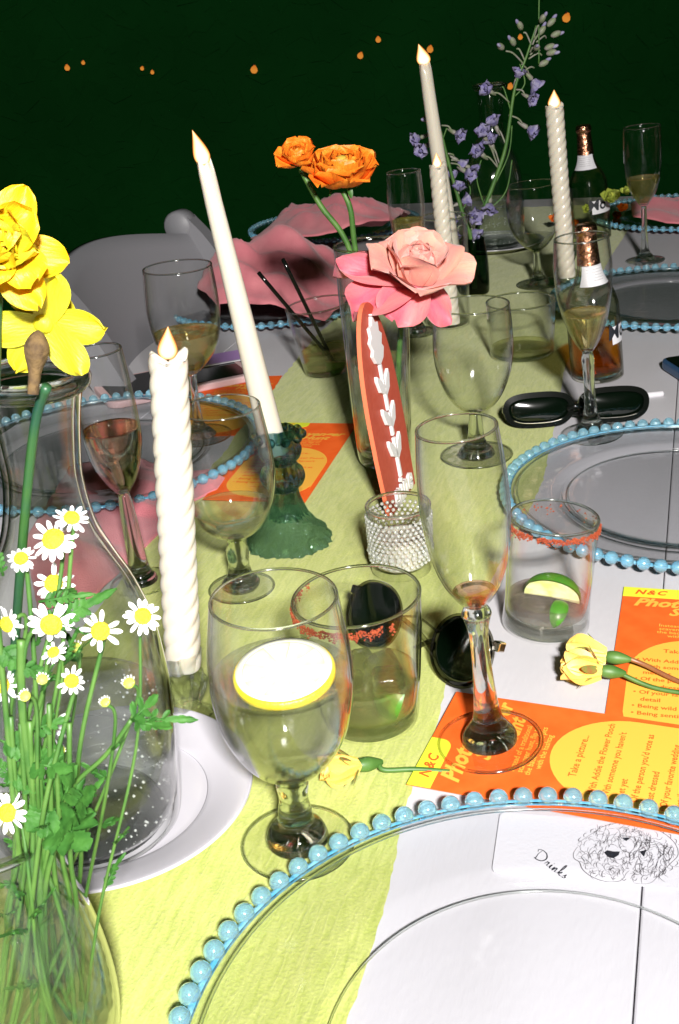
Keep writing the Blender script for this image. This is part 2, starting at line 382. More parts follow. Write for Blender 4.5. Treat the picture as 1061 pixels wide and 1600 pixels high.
def petal(Ln, W, cup=.3, bend=.4, ruf=.0, seed=0, nu=7, nv=8, base=.15, tip=2.2, notch=0, side=0, curl=0):
    vs, fs = [], []; rn = random.Random(seed); ph = rn.uniform(0, 6); y = z = 0; fq = rn.uniform(2.5, 4.5)
    for j in range(nv+1):
        v = j/nv; th = bend*v-curl*max(0, (v-.6)/.4)**1.5
        if j: y += math.cos(th)*Ln/nv; z += math.sin(th)*Ln/nv
        hw = W/2*min(1, (base+(1-base)*math.sin(min(v*1.25, 1)*PI/2)))*max(0, 1-v**(tip*2))**.5
        if j == nv: hw = W*.06
        for i in range(nu+1):
            u = -1+2*i/nu
            x = hw*u+side*v*v*W; zz = cup*hw*u*u + ruf*Ln*v*v*math.sin(u*fq+ph+v*3)
            yo = -notch*Ln*v**6*math.cos(u*PI/2)
            nz = Vector((0, -math.sin(th), math.cos(th)))
            vs.append(Vector((x, y+yo, z))+nz*zz)
    for j in range(nv):
        for i in range(nu): a = j*(nu+1)+i; fs.append((a, a+1, a+nu+2, a+nu+1))
    return mesh(vs, fs, name='petal')
def PM(c, phi, tilt, off=0, roll=0):
    """matrix for a petal: out from centre at angle phi, raised by tilt"""
    return c @ Matrix.Rotation(phi, 4, 'Z') @ Matrix.Translation((0, off, 0)) @ Matrix.Rotation(tilt, 4, 'X') @ Matrix.Rotation(roll, 4, 'Y')
def frame(pos, d, spin=0):
    q = Vector(d).to_track_quat('Z', 'Y').to_matrix().to_4x4(); return Matrix.Translation(pos) @ q @ Matrix.Rotation(spin, 4, 'Z')
_tc = {}
def textmesh(s, size, shear=0, align='LEFT', ext=0, bold=0, space=1):
    c = bpy.data.curves.new('text', 'FONT'); c.body = s; c.size = size; c.shear = shear; c.align_x = align; c.extrude = ext; c.offset = bold; c.resolution_u = 2; c.space_character = space
    o = bpy.data.objects.new('text', c); COL.objects.link(o); dg = bpy.context.evaluated_depsgraph_get()
    me = bpy.data.meshes.new_from_object(o.evaluated_get(dg)); bpy.data.objects.remove(o); return me
# the table's own axes: along its length and across it
TD = Vector((.312, .950, 0)).normalized(); TN = Vector((TD.y, -TD.x, 0)); TA = math.atan2(TN.y, TN.x)
def tp(n, t, z=0): return TN*n + TD*t + Vector((0, 0, TT+z))

# ================================================================== SETTING
# lawn
def grid(x0, x1, y0, y1, nx, ny, zf):
    vs = []; fs = []
    for j in range(ny+1):
        for i in range(nx+1):
            x = x0+(x1-x0)*i/nx; y = y0+(y1-y0)*j/ny; vs.append((x, y, zf(x, y)))
    for j in range(ny):
        for i in range(nx): a = j*(nx+1)+i; fs.append((a, a+1, a+nx+2, a+nx+1))
    return mesh(vs, fs)
g = link('ground', grid(-60, 60, -20, 100, 60, 60, lambda x, y: .03*noise.noise(Vector((x*.3, y*.3, 0)))), GRASS); g['kind'] = 'structure'
# leafy backdrop, added so the flash gives the night a green-black tone
def backdrop(name, label, x0, x1, y, h):
    h_ = T(name, label, 'backdrop', ((x0+x1)/2, y, 0))
    link('branch_core', boxm(x1-x0, .7, h-.15, c=(0, .40, h/2)), BACKDROP, h_)
    vs, fs = [], []; rn = random.Random(3)
    for k in range(15000):
        cx = rn.uniform(x0, x1)-(x0+x1)/2; cz = rn.uniform(0, h+.12); cyy = .045+rn.uniform(-.010, .006)+.0*noise.noise(Vector((cx*.8, cz*.8, 4)))
        nn = Vector((rn.uniform(-.16, .16), -1, rn.uniform(-.12, .16))).normalized(); u = nn.orthogonal().normalized(); u.rotate(Matrix.Rotation(rn.uniform(0, 6), 3, nn)); v = nn.cross(u)
        s_ = rn.uniform(.04, .075); c = Vector((cx, cyy, cz)); b_ = len(vs)
        vs += [c-v*s_, c+u*s_*.5, c+v*s_, c-u*s_*.5]; fs.append((b_, b_+1, b_+2, b_+3))
    lf = link('leaves', mesh(vs, fs, smooth=False), BACKDROP, h_); lf['kind'] = 'stuff'
    return h_
backdrop('backdrop', 'long tall leafy backdrop, added to tint the dark behind the dinner table', -4.5, 6.0, 4.6, 2.5)

# dinner table: boards laid along its length on trestle legs
tb = T('dinner_table', 'long white boarded dinner table laid for a party', 'table', tuple(tp(-.33, 1.0, -TT)), (0, 0, TA))
bw = [-.43, -.29, -.145, 0.0, .145, .29, .43]
seamn = -.0115
edges_ = [seamn-.66-.20, seamn-.44, seamn-.22, seamn, seamn+.2, seamn+.245]
edges_ = [seamn-.75, seamn-.60, seamn-.40, seamn-.20, seamn, seamn+.20]
me_b = None
for a, b_ in zip(edges_, edges_[1:]):
    if me_b is None or False: me_b = boxm(.20-.0006, 3.1, .028, .0012)
    link('board', me_b if b_-a > .16 else boxm(b_-a-.001, 3.1, .028, .0012), TABLE, tb, Matrix.Translation(((a+b_)/2+.33, 0, TT-.0142)))
for t0 in (-1.3, -.2, .9, 1.4):
    link('cross_rail', boxm(.92, .05, .05, .003), TABLE, tb, Matrix.Translation((.02, t0, TT-.055)))
for t0 in (-1.3, .1, 1.4):
    for s_ in (-.38, .42): link('leg', boxm(.05, .045, TT-.082, .004), TABLE, tb, Matrix.Translation((s_, t0, (TT-.082)/2)))

# runner: edges in table plane, sagging gauze
RE = [(505, 1720), (558, 1560), (602, 1420), (638, 1240), (668, 1175), (690, 1105), (716, 1020), (756, 930), (800, 850), (846, 763), (862, 690), (880, 590), (905, 500), (950, 410), (985, 355), (1000, 330)]
LE = [(-420, 1740), (-300, 1560), (-200, 1420), (-90, 1270), (20, 1130), (110, 1010), (165, 940), (215, 875), (262, 815), (300, 765), (345, 715), (385, 665), (425, 612), (500, 520), (600, 440), (690, 385)]
def resample(P, n):
    Q = [Vector(a) for a in P]; ln = [0]
    for a, b_ in zip(Q, Q[1:]): ln.append(ln[-1]+(b_-a).length)
    out = []; 
    for k in range(n+1):
        s_ = ln[-1]*k/n; i = max(j for j in range(len(ln)) if ln[j] <= s_+1e-9); i = min(i, len(Q)-2)
        out.append(Q[i].lerp(Q[i+1], (s_-ln[i])/(ln[i+1]-ln[i])))
    return out
re_ = [at(*q) for q in RE]; le_ = [at(*q) for q in LE]
t0_, t1_ = .05, 2.45
def edge_n(P, t):
    ts = [(q.dot(TD), q.dot(TN)) for q in P]; ts.sort()
    if t <= ts[0][0]: return ts[0][1]
    for (a, na), (b_, nb) in zip(ts, ts[1:]):
        if a <= t <= b_: return na+(nb-na)*(t-a)/(b_-a)
    return ts[-1][1]
NV, NU = 520, 74; vs, fs, uv = [], [], []
for j in range(NV+1):
    t = t0_+(t1_-t0_)*j/NV
    nl = sum(edge_n(le_, t+k*.015) for k in (-1, 0, 1))/3+.0022*noise.noise(Vector((t*90, 1, 0)))+.0035*noise.noise(Vector((t*14, 7, 0)))
    nr = sum(edge_n(re_, t+k*.015) for k in (-1, 0, 1))/3+.0018*noise.noise(Vector((t*110, 5, 0)))+.0035*noise.noise(Vector((t*16, 3, 0)))
    for i in range(NU+1):
        u = i/NU; n_ = nl+(nr-nl)*u
        z = .0016+.0011*noise.noise(Vector((n_*38+t*6, t*7, 0)))+.0008*abs(noise.noise(Vector((n_*90-t*14, t*22, 2))))+.0004*noise.noise(Vector((n_*160, t*160, 5)))
        q = tp(n_, t, max(.0006, z)); vs.append(q); uv.append((n_, t))
for j in range(NV):
    for i in range(NU): a = j*(NU+1)+i; fs.append((a, a+1, a+NU+2, a+NU+1))
run = link('table_runner', mesh(vs, fs, uv=uv), RUN); tag(run, 'chartreuse crinkled gauze runner laid down the white table', 'table runner')
ZR = .0034                         # things standing on the runner

# ================================================================== BUILDERS
def flame(parent, z, h, w_, lean=0):
    h *= .90; w_ *= .92
    P = [(0, 0), (w_*.30, h*.04), (w_*.46, h*.16), (w_*.5, h*.30), (w_*.42, h*.48), (w_*.27, h*.68), (w_*.12, h*.86), (0, h)]
    me = lathe(smoothprof(P, 3)[0:], 20)
    for v in me.vertices:
        k = max(0, v.co.z/h); v.co.x += lean*k*k*h
    o = link('flame', me, FLAME, parent, Matrix.Translation((0, 0, z)))
    link('wick', tube([(0, 0, -.003), (0, 0, .004)], .0006, 6), WICK, o)
    return o
def candle(name, label, ax, H, r0, r1, twist=0, flh=.03, flw=.014, flean=0, group=None, base_s=0):
    """base_s: distance up the axis where the wax begins (in its holder)"""
    t = T(name, label, 'candle', ax.B+ax.D*base_s, ax.rot(), group)
    vs, fs = [], []; H = H-base_s; nz = int(H/.0009) if twist else 24; seg = 40
    for j in range(nz+1):
        z = H*j/nz; rr = r0+(r1-r0)*j/nz
        if j == nz: rr *= .86
        for k in range(seg):
            a = 2*PI*k/seg; q = rr
            if twist: q = rr*(1-.105*(1-abs(math.sin((4*(a-twist*z))/2))**.75)*min(1, (nz-j)/14+.35))
            if j >= nz-2: q *= 1+.05*math.sin(a*3+1)
            zz = z+(.0022*math.sin(a*2+.6)+.0012*math.sin(a*5) if j >= nz-2 else 0)
            vs.append((q*math.cos(a), q*math.sin(a), zz))
    for j in range(nz):
        for k in range(seg): fs.append((j*seg+k, j*seg+(k+1) % seg, (j+1)*seg+(k+1) % seg, (j+1)*seg+k))
    vs.append((0, 0, H-.0045)); c = len(vs)-1
    for k in range(seg): fs.append((nz*seg+k, nz*seg+(k+1) % seg, c))
    fs.append(tuple(range(seg))[::-1])
    link('wax', mesh(vs, fs), WAX, t)
    flame(t, H-.003, flh, flw, flean)
    return t
def stemware(name, label, ax, bowl, stem, footw, liquid=None, lmat=None, group=None, wall=.0013, yfoot=None, cat='glass'):
    """bowl and stem list the outline from low to high as (height, width)"""
    t = T(name, label, cat, ax.B, ax.rot(), group)
    BP = ax.prof(bowl); SP = ax.prof(stem); fr = footw*proj(ax.B)[2]/(2*FPX)
    sp = smoothprof(BP, 5)
    link('bowl', lathe(wallprof(sp, wall, .003)), G_WALL, t)
    link('rim', torus(sp[-1][0]-wall*.5, wall*.62, 72, 8), G_RIM, t, Matrix.Translation((0, 0, sp[-1][1])))
    # stem with its flare into the foot
    fz = .0022
    st = [(fr*.52, fz+.0004)]+[(r_, max(z, fz+.0012)) for r_, z in SP if z < BP[0][1]-.001]+[(BP[0][0]*.8, BP[0][1]-.0008)]
    st = smoothprof(st, 4); st = [(0, st[0][1])]+st+[(0, st[-1][1]+.0004)]
    link('stem', lathe(st, 40), G_SOLID, t)
    fp = [(0, .0003), (fr*.90, .0003), (fr*.985, .0008), (fr, .0014), (fr*.985, .0021), (fr*.9, .0023), (fr*.5, .0025), (0, .0026)]
    link('foot', lathe(fp, 72), G_WALL, t)
    link('foot_edge', torus(fr-.0008, .0011, 72, 6), G_RIM, t, Matrix.Translation((0, 0, .0015)))
    if liquid:
        zl = ax.h(liquid); lp = [(r_-wall-.0003, z) for r_, z in sp if BP[0][1]+.004 < z < zl]
        rl = lp[-1][0]
        lp = [(0, lp[0][1]-.0006)]+lp+[(rl+.00005, zl), (rl*.985, zl-.0004), (rl*.93, zl-.0008), (0, zl-.0008)]
        o = link('drink', lathe(lp, 56), lmat or L_WATER, t); t['zl'] = zl; t['rl'] = rl
    return t
def tumbler(name, label, ax, outline, liquid=None, lmat=None, group=None, wall=.0018, floor=.010, cat='glass'):
    t = T(name, label, cat, ax.B, ax.rot(), group)
    P = ax.prof(outline); P[0] = (P[0][0], 0.0005); P.insert(1, (P[0][0]*1.03, .004)); sp = smoothprof(P, 5)
    # the thick floor is a solid puck, the wall stands round it
    wp = [(r_, z) for r_, z in sp]
    inner = [(r_-wall, z) for r_, z in sp if z > floor]
    prof_ = wp+[(wp[-1][0]-wall*.5, wp[-1][1]+wall*.4)]+inner[::-1]+[(inner[0][0]*.99, floor)]
    link('wall', lathe(prof_), G_WALL, t)
    rb = P[0][0]-wall*.6
    link('thick_base', lathe(smoothprof([(0, .002), (rb*.8, .0012), (rb*.97, .001), (rb, .003), (rb*1.01, floor-.002), (rb*.93, floor), (0, floor-.001)], 3), 48), G_BASE, t)
    link('rim', torus(sp[-1][0]-wall*.5, wall*.6, 72, 8), G_RIM, t, Matrix.Translation((0, 0, sp[-1][1])))
    if liquid:
        zl = max(ax.h(liquid), floor+.006); lp = [(r_-wall-.0004, z) for r_, z in sp if floor+.0008 < z < zl]
        rl = lp[-1][0]; lp = [(0, floor+.0006), (lp[0][0]*.97, floor+.0006)]+lp+[(rl, zl), (rl*.95, zl-.0008), (0, zl-.0008)]
        link('drink', lathe(lp, 56), lmat or L_WATER, t); t['zl'] = zl; t['rl'] = rl
    t['rr'] = sp[-1][0]; t['zr'] = sp[-1][1]; t['fl'] = floor
    return t
def chili(t, a0, a1, band=.007, n=420, seed=1, gaps=.25):
    """crumbs of chili salt stuck to the outside of the rim between two angles"""
    rn = random.Random(seed); vs, fs = [], []; rr, zr = t['rr'], t['zr']
    for k in range(n):
        a = rn.uniform(a0, a1)
        if noise.noise(Vector((a*5, seed, 0))) < gaps-.5: continue
        z = zr-.001-abs(rn.gauss(0, .33))*band-band*.25*(1+noise.noise(Vector((a*9, 2, seed)))); s_ = rn.uniform(.0003, .0010)
        c = Vector(((rr+.0005)*math.cos(a), (rr+.0005)*math.sin(a), z)); b_ = len(vs)
        for dx, dy, dz in ((1, 0, 0), (0, 1, 0), (-1, 0, 0), (0, -1, 0), (0, 0, 1), (0, 0, -1)):
            vs.append(c+Vector((dx, dy, dz))*s_*rn.uniform(.6, 1.3))
        for f in ((0, 1, 4), (1, 2, 4), (2, 3, 4), (3, 0, 4), (1, 0, 5), (2, 1, 5), (3, 2, 5), (0, 3, 5)): fs.append(tuple(b_+i for i in f))
    o = link('chili_salt', mesh(vs, fs, smooth=False), CHILI, t); o['kind'] = 'stuff'
def wedge(name, label, loc, rot, r_=.02, cat='lime wedge', half=True, skin=None, flesh=None):
    t = T(name, label, cat, loc, rot)
    n = 18; vs = [(0, -r_*1.1, 0), (0, r_*1.1, 0)]; fs = []
    A = R(75)
    for j in range(n+1):
        y = -r_*1.1*math.cos(PI*j/n); rr = r_*math.sin(PI*j/n)**.8
        for i in range(7):
            a = -A/2+A*i/6; vs.append((rr*math.cos(a), y, rr*math.sin(a)))
    for j in range(n):
        for i in range(6): a = 2+j*7+i; fs.append((a, a+7, a+8, a+1))
    link('peel', mesh(vs, fs), skin or LIMESK, t)
    vs2 = []; fs2 = []
    for sgn in (-1, 1):
        b_ = len(vs2); a = sgn*A/2*.99
        vs2.append((.001, 0, 0))
        for j in range(n+1):
            y = -r_*1.06*math.cos(PI*j/n); rr = r_*.95*math.sin(PI*j/n)**.8; vs2.append((rr*math.cos(a), y, rr*math.sin(a)))
        for j in range(n): fs2.append((b_, b_+1+j, b_+2+j) if sgn > 0 else (b_, b_+2+j, b_+1+j))
    link('flesh', mesh(vs2, fs2, smooth=False), flesh or LIMEF, t)
    return t
bead_me = sphere(.0054, 18, 12)
def charger(label, n, t, zt=0, r_=.1705, far=False, spin=0, tilt=0, group='glass chargers with beaded blue rims'):
    c = T('charger_plate', label, 'charger plate', tuple(tp(n, t, zt)), (tilt, 0, TA), group)
    P = [(0, .0018), (.100, .0018), (.112, .0026), (.120, .0058), (.126, .0064), (.150, .0082), (r_-.005, .0110)]
    up = [(0, .0046), (.099, .0046), (.109, .0054), (.1175, .0086), (.126, .0090), (.150, .0108), (r_-.005, .0130)]
    link('plate', lathe(smoothprof(P, 3)+smoothprof(up, 3)[::-1], 120), G_PLATE, c)
    link('blue_band', torus(r_-.0030, .0022, 150, 8), G_RING, c, Matrix.Translation((0, 0, .0112)) @ Matrix.Diagonal((1, 1, .7, 1)))
    link('highlight_ring', torus(.104, .0006, 130, 6), G_RIM, c, Matrix.Translation((0, 0, .0052)))  # two thin rings added to draw arc highlights on the plate
    link('highlight_ring', torus(r_-.0105, .0008, 140, 6), G_RIM, c, Matrix.Translation((0, 0, .0122)))
    nb = 78
    if far:
        parts = [(bead_far, Matrix.Translation((r_*math.cos(2*PI*k/nb), r_*math.sin(2*PI*k/nb), .0128)), 0) for k in range(nb)]
        o = link('beads', join(parts), G_BEAD, c); o['kind'] = 'stuff'
    else:
        for k in range(nb):
            a = 2*PI*k/nb+spin; link('bead', bead_me, G_BEAD, c, Matrix.Translation((r_*math.cos(a), r_*math.sin(a), .0128+.0003*math.sin(k*7))))
    return c
bead_far = sphere(.0054, 10, 7)

# ================================================================== CHARGERS, PLATES
charger('clear charger plate with pale blue beads lying over the dog drawing, nearest of all', -.0396, .3587, spin=.03)
charger('clear charger plate with pale blue bead rim on the right behind the chili rimmed tumbler', .0036, .9784, spin=.01, r_=.160)
charger('clear charger plate with blue bead rim right of the amber beer bottle', -.0224, 1.6614)
charger('far clear charger with blue beads beside the pink napkin at right edge', -.02, 2.29, far=True)
charger('clear charger with blue beads seen through the left goblet', -.60, 1.03)
charger('clear charger with blue beads half under the rose napkin beside the straw tumbler', -.62, 1.67)
charger('far left charger with blue beads poking out of the rose napkin behind the orange flowers', -.70, 2.26, far=True)
pl = T('plate', 'white china plate carrying the big water carafe', 'plate', at(170, 1262, .0034)*1.0)
link('dish', lathe(smoothprof([(0, .001), (.048, .001), (.056, .003), (.080, .010), (.0865, .0125), (.0870, .0135), (.0855, .0142), (.074, .0110), (.060, .0062), (.055, .0050), (0, .0046)], 4), 110), CHINA, pl)
ZP = .0034+.0048

# ================================================================== PRINTED CARDS
def card(label, TL, ang, z, loc_is_world=True):
    """portrait menu-sized card: TL is its top left corner, ang the direction of its text"""
    c = T('activity_card', label, 'card', (TL[0], TL[1], TT+z), (0, 0, ang), 'orange photo game cards')
    W_, H_ = .102, .212
    stock = link('card_stock', prism([(0, 0), (0, -H_), (W_, -H_), (W_, 0)], .0005), ORANGE, c)
    zz = .0008
    P = [(0, 0), (0, -.0145), (.040, -.0145)]+[(.040+.0085*math.cos(R(a)), -.0073+.0072*math.sin(R(a))) for a in range(-80, 1, 10)]+[(.0485, 0)]
    link('corner_tab', prism(P, .0002), LIMEP, c, Matrix.Translation((0, 0, zz-.0002)))
    cx, ry, top = W_/2+.003, .046, -.074
    P = []
    for k in range(25):
        a = R(180-180*k/24); P.append((cx+.0435*math.cos(a), top-ry+ry*math.sin(a)))
    P += [(cx+.0435, -H_+.03)]+[(cx+.0435*math.cos(R(-a)), -H_+.045+ -.038*math.sin(R(a))) for a in range(10, 180, 12)]+[(cx-.0435, -H_+.03)]
    P = [q for q in P]
    link('arch_panel', prism(P[::-1], .0002), YELLOW, c, Matrix.Translation((0, 0, zz-.0002)))
    z2 = zz+.0003
    def tx(s, x, y, size, mat, shear=0, bold=0, align='LEFT', sp=1):
        return link('lettering', textmesh(s, size, shear, align, 0, bold, sp), mat, stock, Matrix.Translation((x, y, z2)))
    tx('N&C', .0085, -.0105, .0095, ORANGE, .3, .0003, sp=1.25)
    tx('Photo', .0085, -.0285, .0165, YELLOW, .35, .0006)
    tx('Scavenger', .034, -.0405, .0150, YELLOW, .35, .0005)
    tx('Hunt', .052, -.0515, .0140, YELLOW, .35, .0005)
    for i, s in enumerate(('Instead of a traditional', 'scavenger hunt, flip to', 'the back to upload pics', 'with the hashtag')): tx(s, W_/2+.001, -.0575-.0048*i, .0053, YELLOW, 0, .00006, 'CENTER')
    tx('Take a picture...', W_/2+.003, -.093, .0066, ORANGE, 0, .00008, 'CENTER')
    y = -.106
    for s in ('\u2022 With Addie the Flower Pooch', '\u2022 With someone you haven\'t', '   met yet', '\u2022 Of the person you\'d vote as', '   best dressed', '\u2022 Of your favorite wedding', '   detail', '\u2022 Being wild', '\u2022 Being sentimental'):
        tx(s, .0155, y, .0059, ORANGE, 0, .00008); y -= .0081
    tx('use some film', W_/2, y-.002, .0050, ORANGE, 0, 0, 'CENTER')
    return c
tl = at(636, 1234); tr = at(715, 1086); a_ = math.atan2(tr.y-tl.y, tr.x-tl.x)
card('orange and yellow game card lying under the foot of the empty flute', (tl.x, tl.y), a_, .0036)
tl = at(975, 919); bl = at(945, 1121); dn = (bl-tl).normalized()
card('orange and yellow game card under the yellow rosebuds at the right edge', (tl.x, tl.y), math.atan2(dn.x, -dn.y), .0006)
tr_ = at(559, 668); br_ = at(482, 785); dn = (br_-tr_).normalized(); a_ = math.atan2(dn.x, -dn.y); ux = Vector((math.cos(a_), math.sin(a_), 0)); tl = tr_-ux*.102
card('orange and yellow game card behind the teal candle holder', (tl.x, tl.y), a_, .0042)
tr_ = at(441, 588); dn = Vector((-TD.x, -TD.y, 0)); dn.rotate(Matrix.Rotation(R(8), 3, 'Z')); a_ = math.atan2(dn.x, -dn.y)+R(0); ux = Vector((math.cos(a_), math.sin(a_), 0)); tl = tr_-ux*.102
card('dim orange game card at the runner edge beyond the tall taper', (tl.x, tl.y), a_, .0006)

# folded paper with the dog sketch under the front charger
a0 = at(768, 1366); a1 = at(1061, 1392); aa = math.atan2(a1.y-a0.y, a1.x-a0.x)
b0 = at(790, 1272)
hh = (b0-a0).length
nap = T('paper_napkin', 'white paper with a pencilled fluffy dog and Drinks lettering under the front charger', 'paper', (a0.x, a0.y, TT+.0007), (0, 0, aa))
nap_me = prism([(q[0]+.075+.004, q[1]+hh/2) for q in outline_rr(.158, hh, .004, 4)], .0007, .0002)
link('sheet', nap_me, PAPER, nap)
SX = (at(1000, 1340)-at(900, 1340)).length/100
def npt(px, py): 
    q = at(px, py)-Vector((a0.x, a0.y, TT)); q.rotate(Matrix.Rotation(-aa, 3, 'Z')); return Vector((q.x, q.y, .0009))
def stroke(vs, fs, P, w_=.00035, n=5):
    P = curve([npt(*q) for q in P], n)
    b_ = len(vs)
    for i, q in enumerate(P):
        d = (P[min(i+1, len(P)-1)]-P[max(i-1, 0)]); d = d.normalized() if d.length > 1e-9 else Vector((1, 0, 0)); s_ = Vector((-d.y, d.x, 0))*w_*(.35+.65*math.sin(PI*(i+.5)/len(P)))*.5
        vs += [q+s_, q-s_]
    for i in range(len(P)-1): fs.append((b_+2*i, b_+2*i+1, b_+2*i+3, b_+2*i+2))
def c8(x, y): return (760+x*.2837, 1260+y*.2837)
vs, fs = [], []
GL = {'D': (1.15, [[(.18, .95), (.10, .5), (.16, .05), (.05, .0), (.45, .0), (.85, .2), (.98, .6), (.70, .95), (.20, 1.02), (-.15, .85), (-.05, .65)]]),
      'r': (.50, [[(0, .1), (.12, .42), (.16, .38), (.30, .42), (.26, .1), (.45, .08)]]), 'i': (.36, [[(0, .1), (.14, .42), (.12, .05), (.32, .1)], [(.20, .62), (.22, .66)]]),
      'n': (.62, [[(0, .1), (.12, .42), (.08, .0), (.28, .40), (.38, .34), (.36, .04), (.58, .1)]]), 'k': (.60, [[(0, .1), (.22, .7), (.24, 1.15), (.12, .95), (.08, .0)], [(.10, .22), (.34, .42), (.30, .26), (.14, .22), (.34, .0), (.56, .08)]]),
      's': (.45, [[(0, .1), (.22, .46), (.18, .28), (.30, .12), (.14, .0), (.02, .06)]])}
pen = 0.0; an = R(36); G0, SZ = (262, 292), 58
for chh in 'Drinks':
    adv, ST = GL[chh]
    for P in ST:
        Q = [((pen+x+.12*y), y) for x, y in P]
        stroke(vs, fs, [c8(G0[0]+SZ*(x*math.cos(an)+y*math.sin(an)), G0[1]+SZ*(x*math.sin(an)-y*math.cos(an))) for x, y in Q], .0007)
    pen += adv
link('lettering', mesh(vs, fs, smooth=False), INK, nap)
vs, fs = [], []; rn = random.Random(5)
head = [(502, 235), (480, 270), (484, 300), (512, 320), (530, 360), (580, 400), (660, 428), (730, 425), (762, 400)]
stroke(vs, fs, [c8(*q) for q in head], .0005)
stroke(vs, fs, [c8(*q) for q in [(502, 218), (540, 190), (600, 150), (640, 125), (700, 108), (780, 100), (860, 110), (930, 138), (990, 170), (1040, 220), (1055, 280), (1010, 330), (960, 380), (900, 436), (812, 436)]], .0004)
def scrib(cx, cy, rx, ry, n, ln, swirl=1.2, w_=.00028):
    for _ in range(n):
        a = rn.uniform(0, 2*PI); k = rn.uniform(.15, 1)**.5; x = cx+rx*k*math.cos(a); y = cy+ry*k*math.sin(a); th = math.atan2((y-cy)/ry, (x-cx)/rx)+swirl+rn.uniform(-.5, .5)
        l_ = ln*rn.uniform(.5, 1.3); b_ = rn.uniform(-.6, .6)
        P = [(x, y), (x+l_*.33*math.cos(th), y+l_*.33*math.sin(th)), (x+l_*.66*math.cos(th+b_), y+l_*.66*math.sin(th+b_)), (x+l_*math.cos(th+b_*2), y+l_*math.sin(th+b_*2))]
        stroke(vs, fs, [c8(*q) for q in P], w_, 3)
scrib(770, 262, 262, 140, 230, 40, 1.5, .00024); scrib(900, 300, 120, 110, 60, 60, 1.5, .0003); scrib(640, 330, 120, 60, 40, 36, .8, .00028); scrib(800, 215, 90, 80, 60, 36, 1.2, .00024)
for q in range(26):
    a = R(200+q*12); x = 780+285*math.cos(a); y = 262+150*math.sin(a); stroke(vs, fs, [c8(x, y), c8(x+16*math.cos(a+.9), y+16*math.sin(a+.9)), c8(x+26*math.cos(a+1.6), y+30*math.sin(a+1.6))], .0004, 3)
link('dog_sketch', mesh(vs, fs, smooth=False), PENCIL, nap)
vs, fs = [], []
for P in ([(648, 268), (665, 255), (700, 262), (735, 262), (728, 282), (700, 300), (668, 292)], [(748, 190), (765, 186), (796, 184), (770, 205)], [(842, 262), (880, 254), (868, 292)]):
    b_ = len(vs); vs += [npt(*c8(*q))+Vector((0, 0, .00012)) for q in P]; fs.append(tuple(b_+i for i in range(len(P))))
link('dog_nose_and_eyes', mesh(vs, fs, smooth=False), INK, nap)

# ================================================================== TERRACOTTA TABLE SIGN
sb = at(624, 782, ZR)
sgn = T('table_sign', 'tall terracotta arched table sign with white raised leaf and lettering', 'sign', sb, (0, 0, 0))
SW, SH = .088, .186
def arch(w_, h_, n=28):
    P = [(-w_/2*.92, 0), (w_/2*.92, 0), (w_/2, h_*.3)]
    for k in range(n+1):
        a = PI*k/n; P.append((w_/2*math.cos(a), h_*.46+(h_*.54)*math.sin(a)))
    P.append((-w_/2, h_*.3)); return P
slab = join([(prism(arch(SW, SH), .0040), Matrix.Identity(4), 0)])
yaw = R(69)
MS = Matrix.Rotation(yaw, 4, 'Z') @ Matrix.Rotation(R(90-7), 4, 'X')
so = link('panel', slab, [TERRA, TERRA_LIT], sgn, MS)
for pl_ in so.data.polygons: pl_.material_index = 0 if abs(pl_.normal.z) > .9 else 1; pl_.use_smooth = False
def sput(name, me, x, y, z=.0042): return link(name, me, WHITEP, sgn, MS @ Matrix.Translation((x, y, z)))
lf_ = prism([(0, 0), (.010, .004), (.016, .012), (.012, .016), (.017, .024), (.011, .028), (.012, .036), (.005, .037), (0, .046), (-.005, .037), (-.012, .036), (-.011, .028), (-.017, .024), (-.012, .016), (-.016, .012), (-.010, .004)], .003, .0004)
sput('leaf_motif', lf_, .0, .130)
for i, (y, l_) in enumerate(((.108, .022), (.088, .018), (.064, .022), (.044, .018), (.024, .024))):
    sput('stalk', boxm(.0045, l_, .003, .0006, (0, l_/2, .0015)), 0, y)
lp_ = prism([(0, 0), (.012, .006), (.017, .017), (.016, .022), (.006, .016), (0, .008)], .003, .0004)
lp2 = prism([(0, 0), (0, .008), (-.006, .016), (-.016, .022), (-.017, .017), (-.012, .006)], .003, .0004)
for y in (.100, .070, .040):
    sput('leaflet', lp_, 0, y); sput('leaflet', lp2, 0, y+.002)
tm = textmesh('nine', .030, .25, 'CENTER', .0015, .0006)
sput('lettering', tm, 0, .004, .006)

# ================================================================== GLASSES
# front water goblet
ax = Ax(466, 1318, 427, 934, ZR)
gob = stemware('water_goblet', 'water goblet holding a lemon slice, nearest glass in the foreground', ax,
    [(1208, 46), (1195, 104), (1172, 152), (1135, 196), (1092, 219), (1050, 227), (1005, 223), (965, 212), (934, 203)],
    [(1306, 98), (1292, 84), (1281, 56), (1268, 54), (1245, 46), (1222, 52), (1208, 46)], 178, liquid=1050)
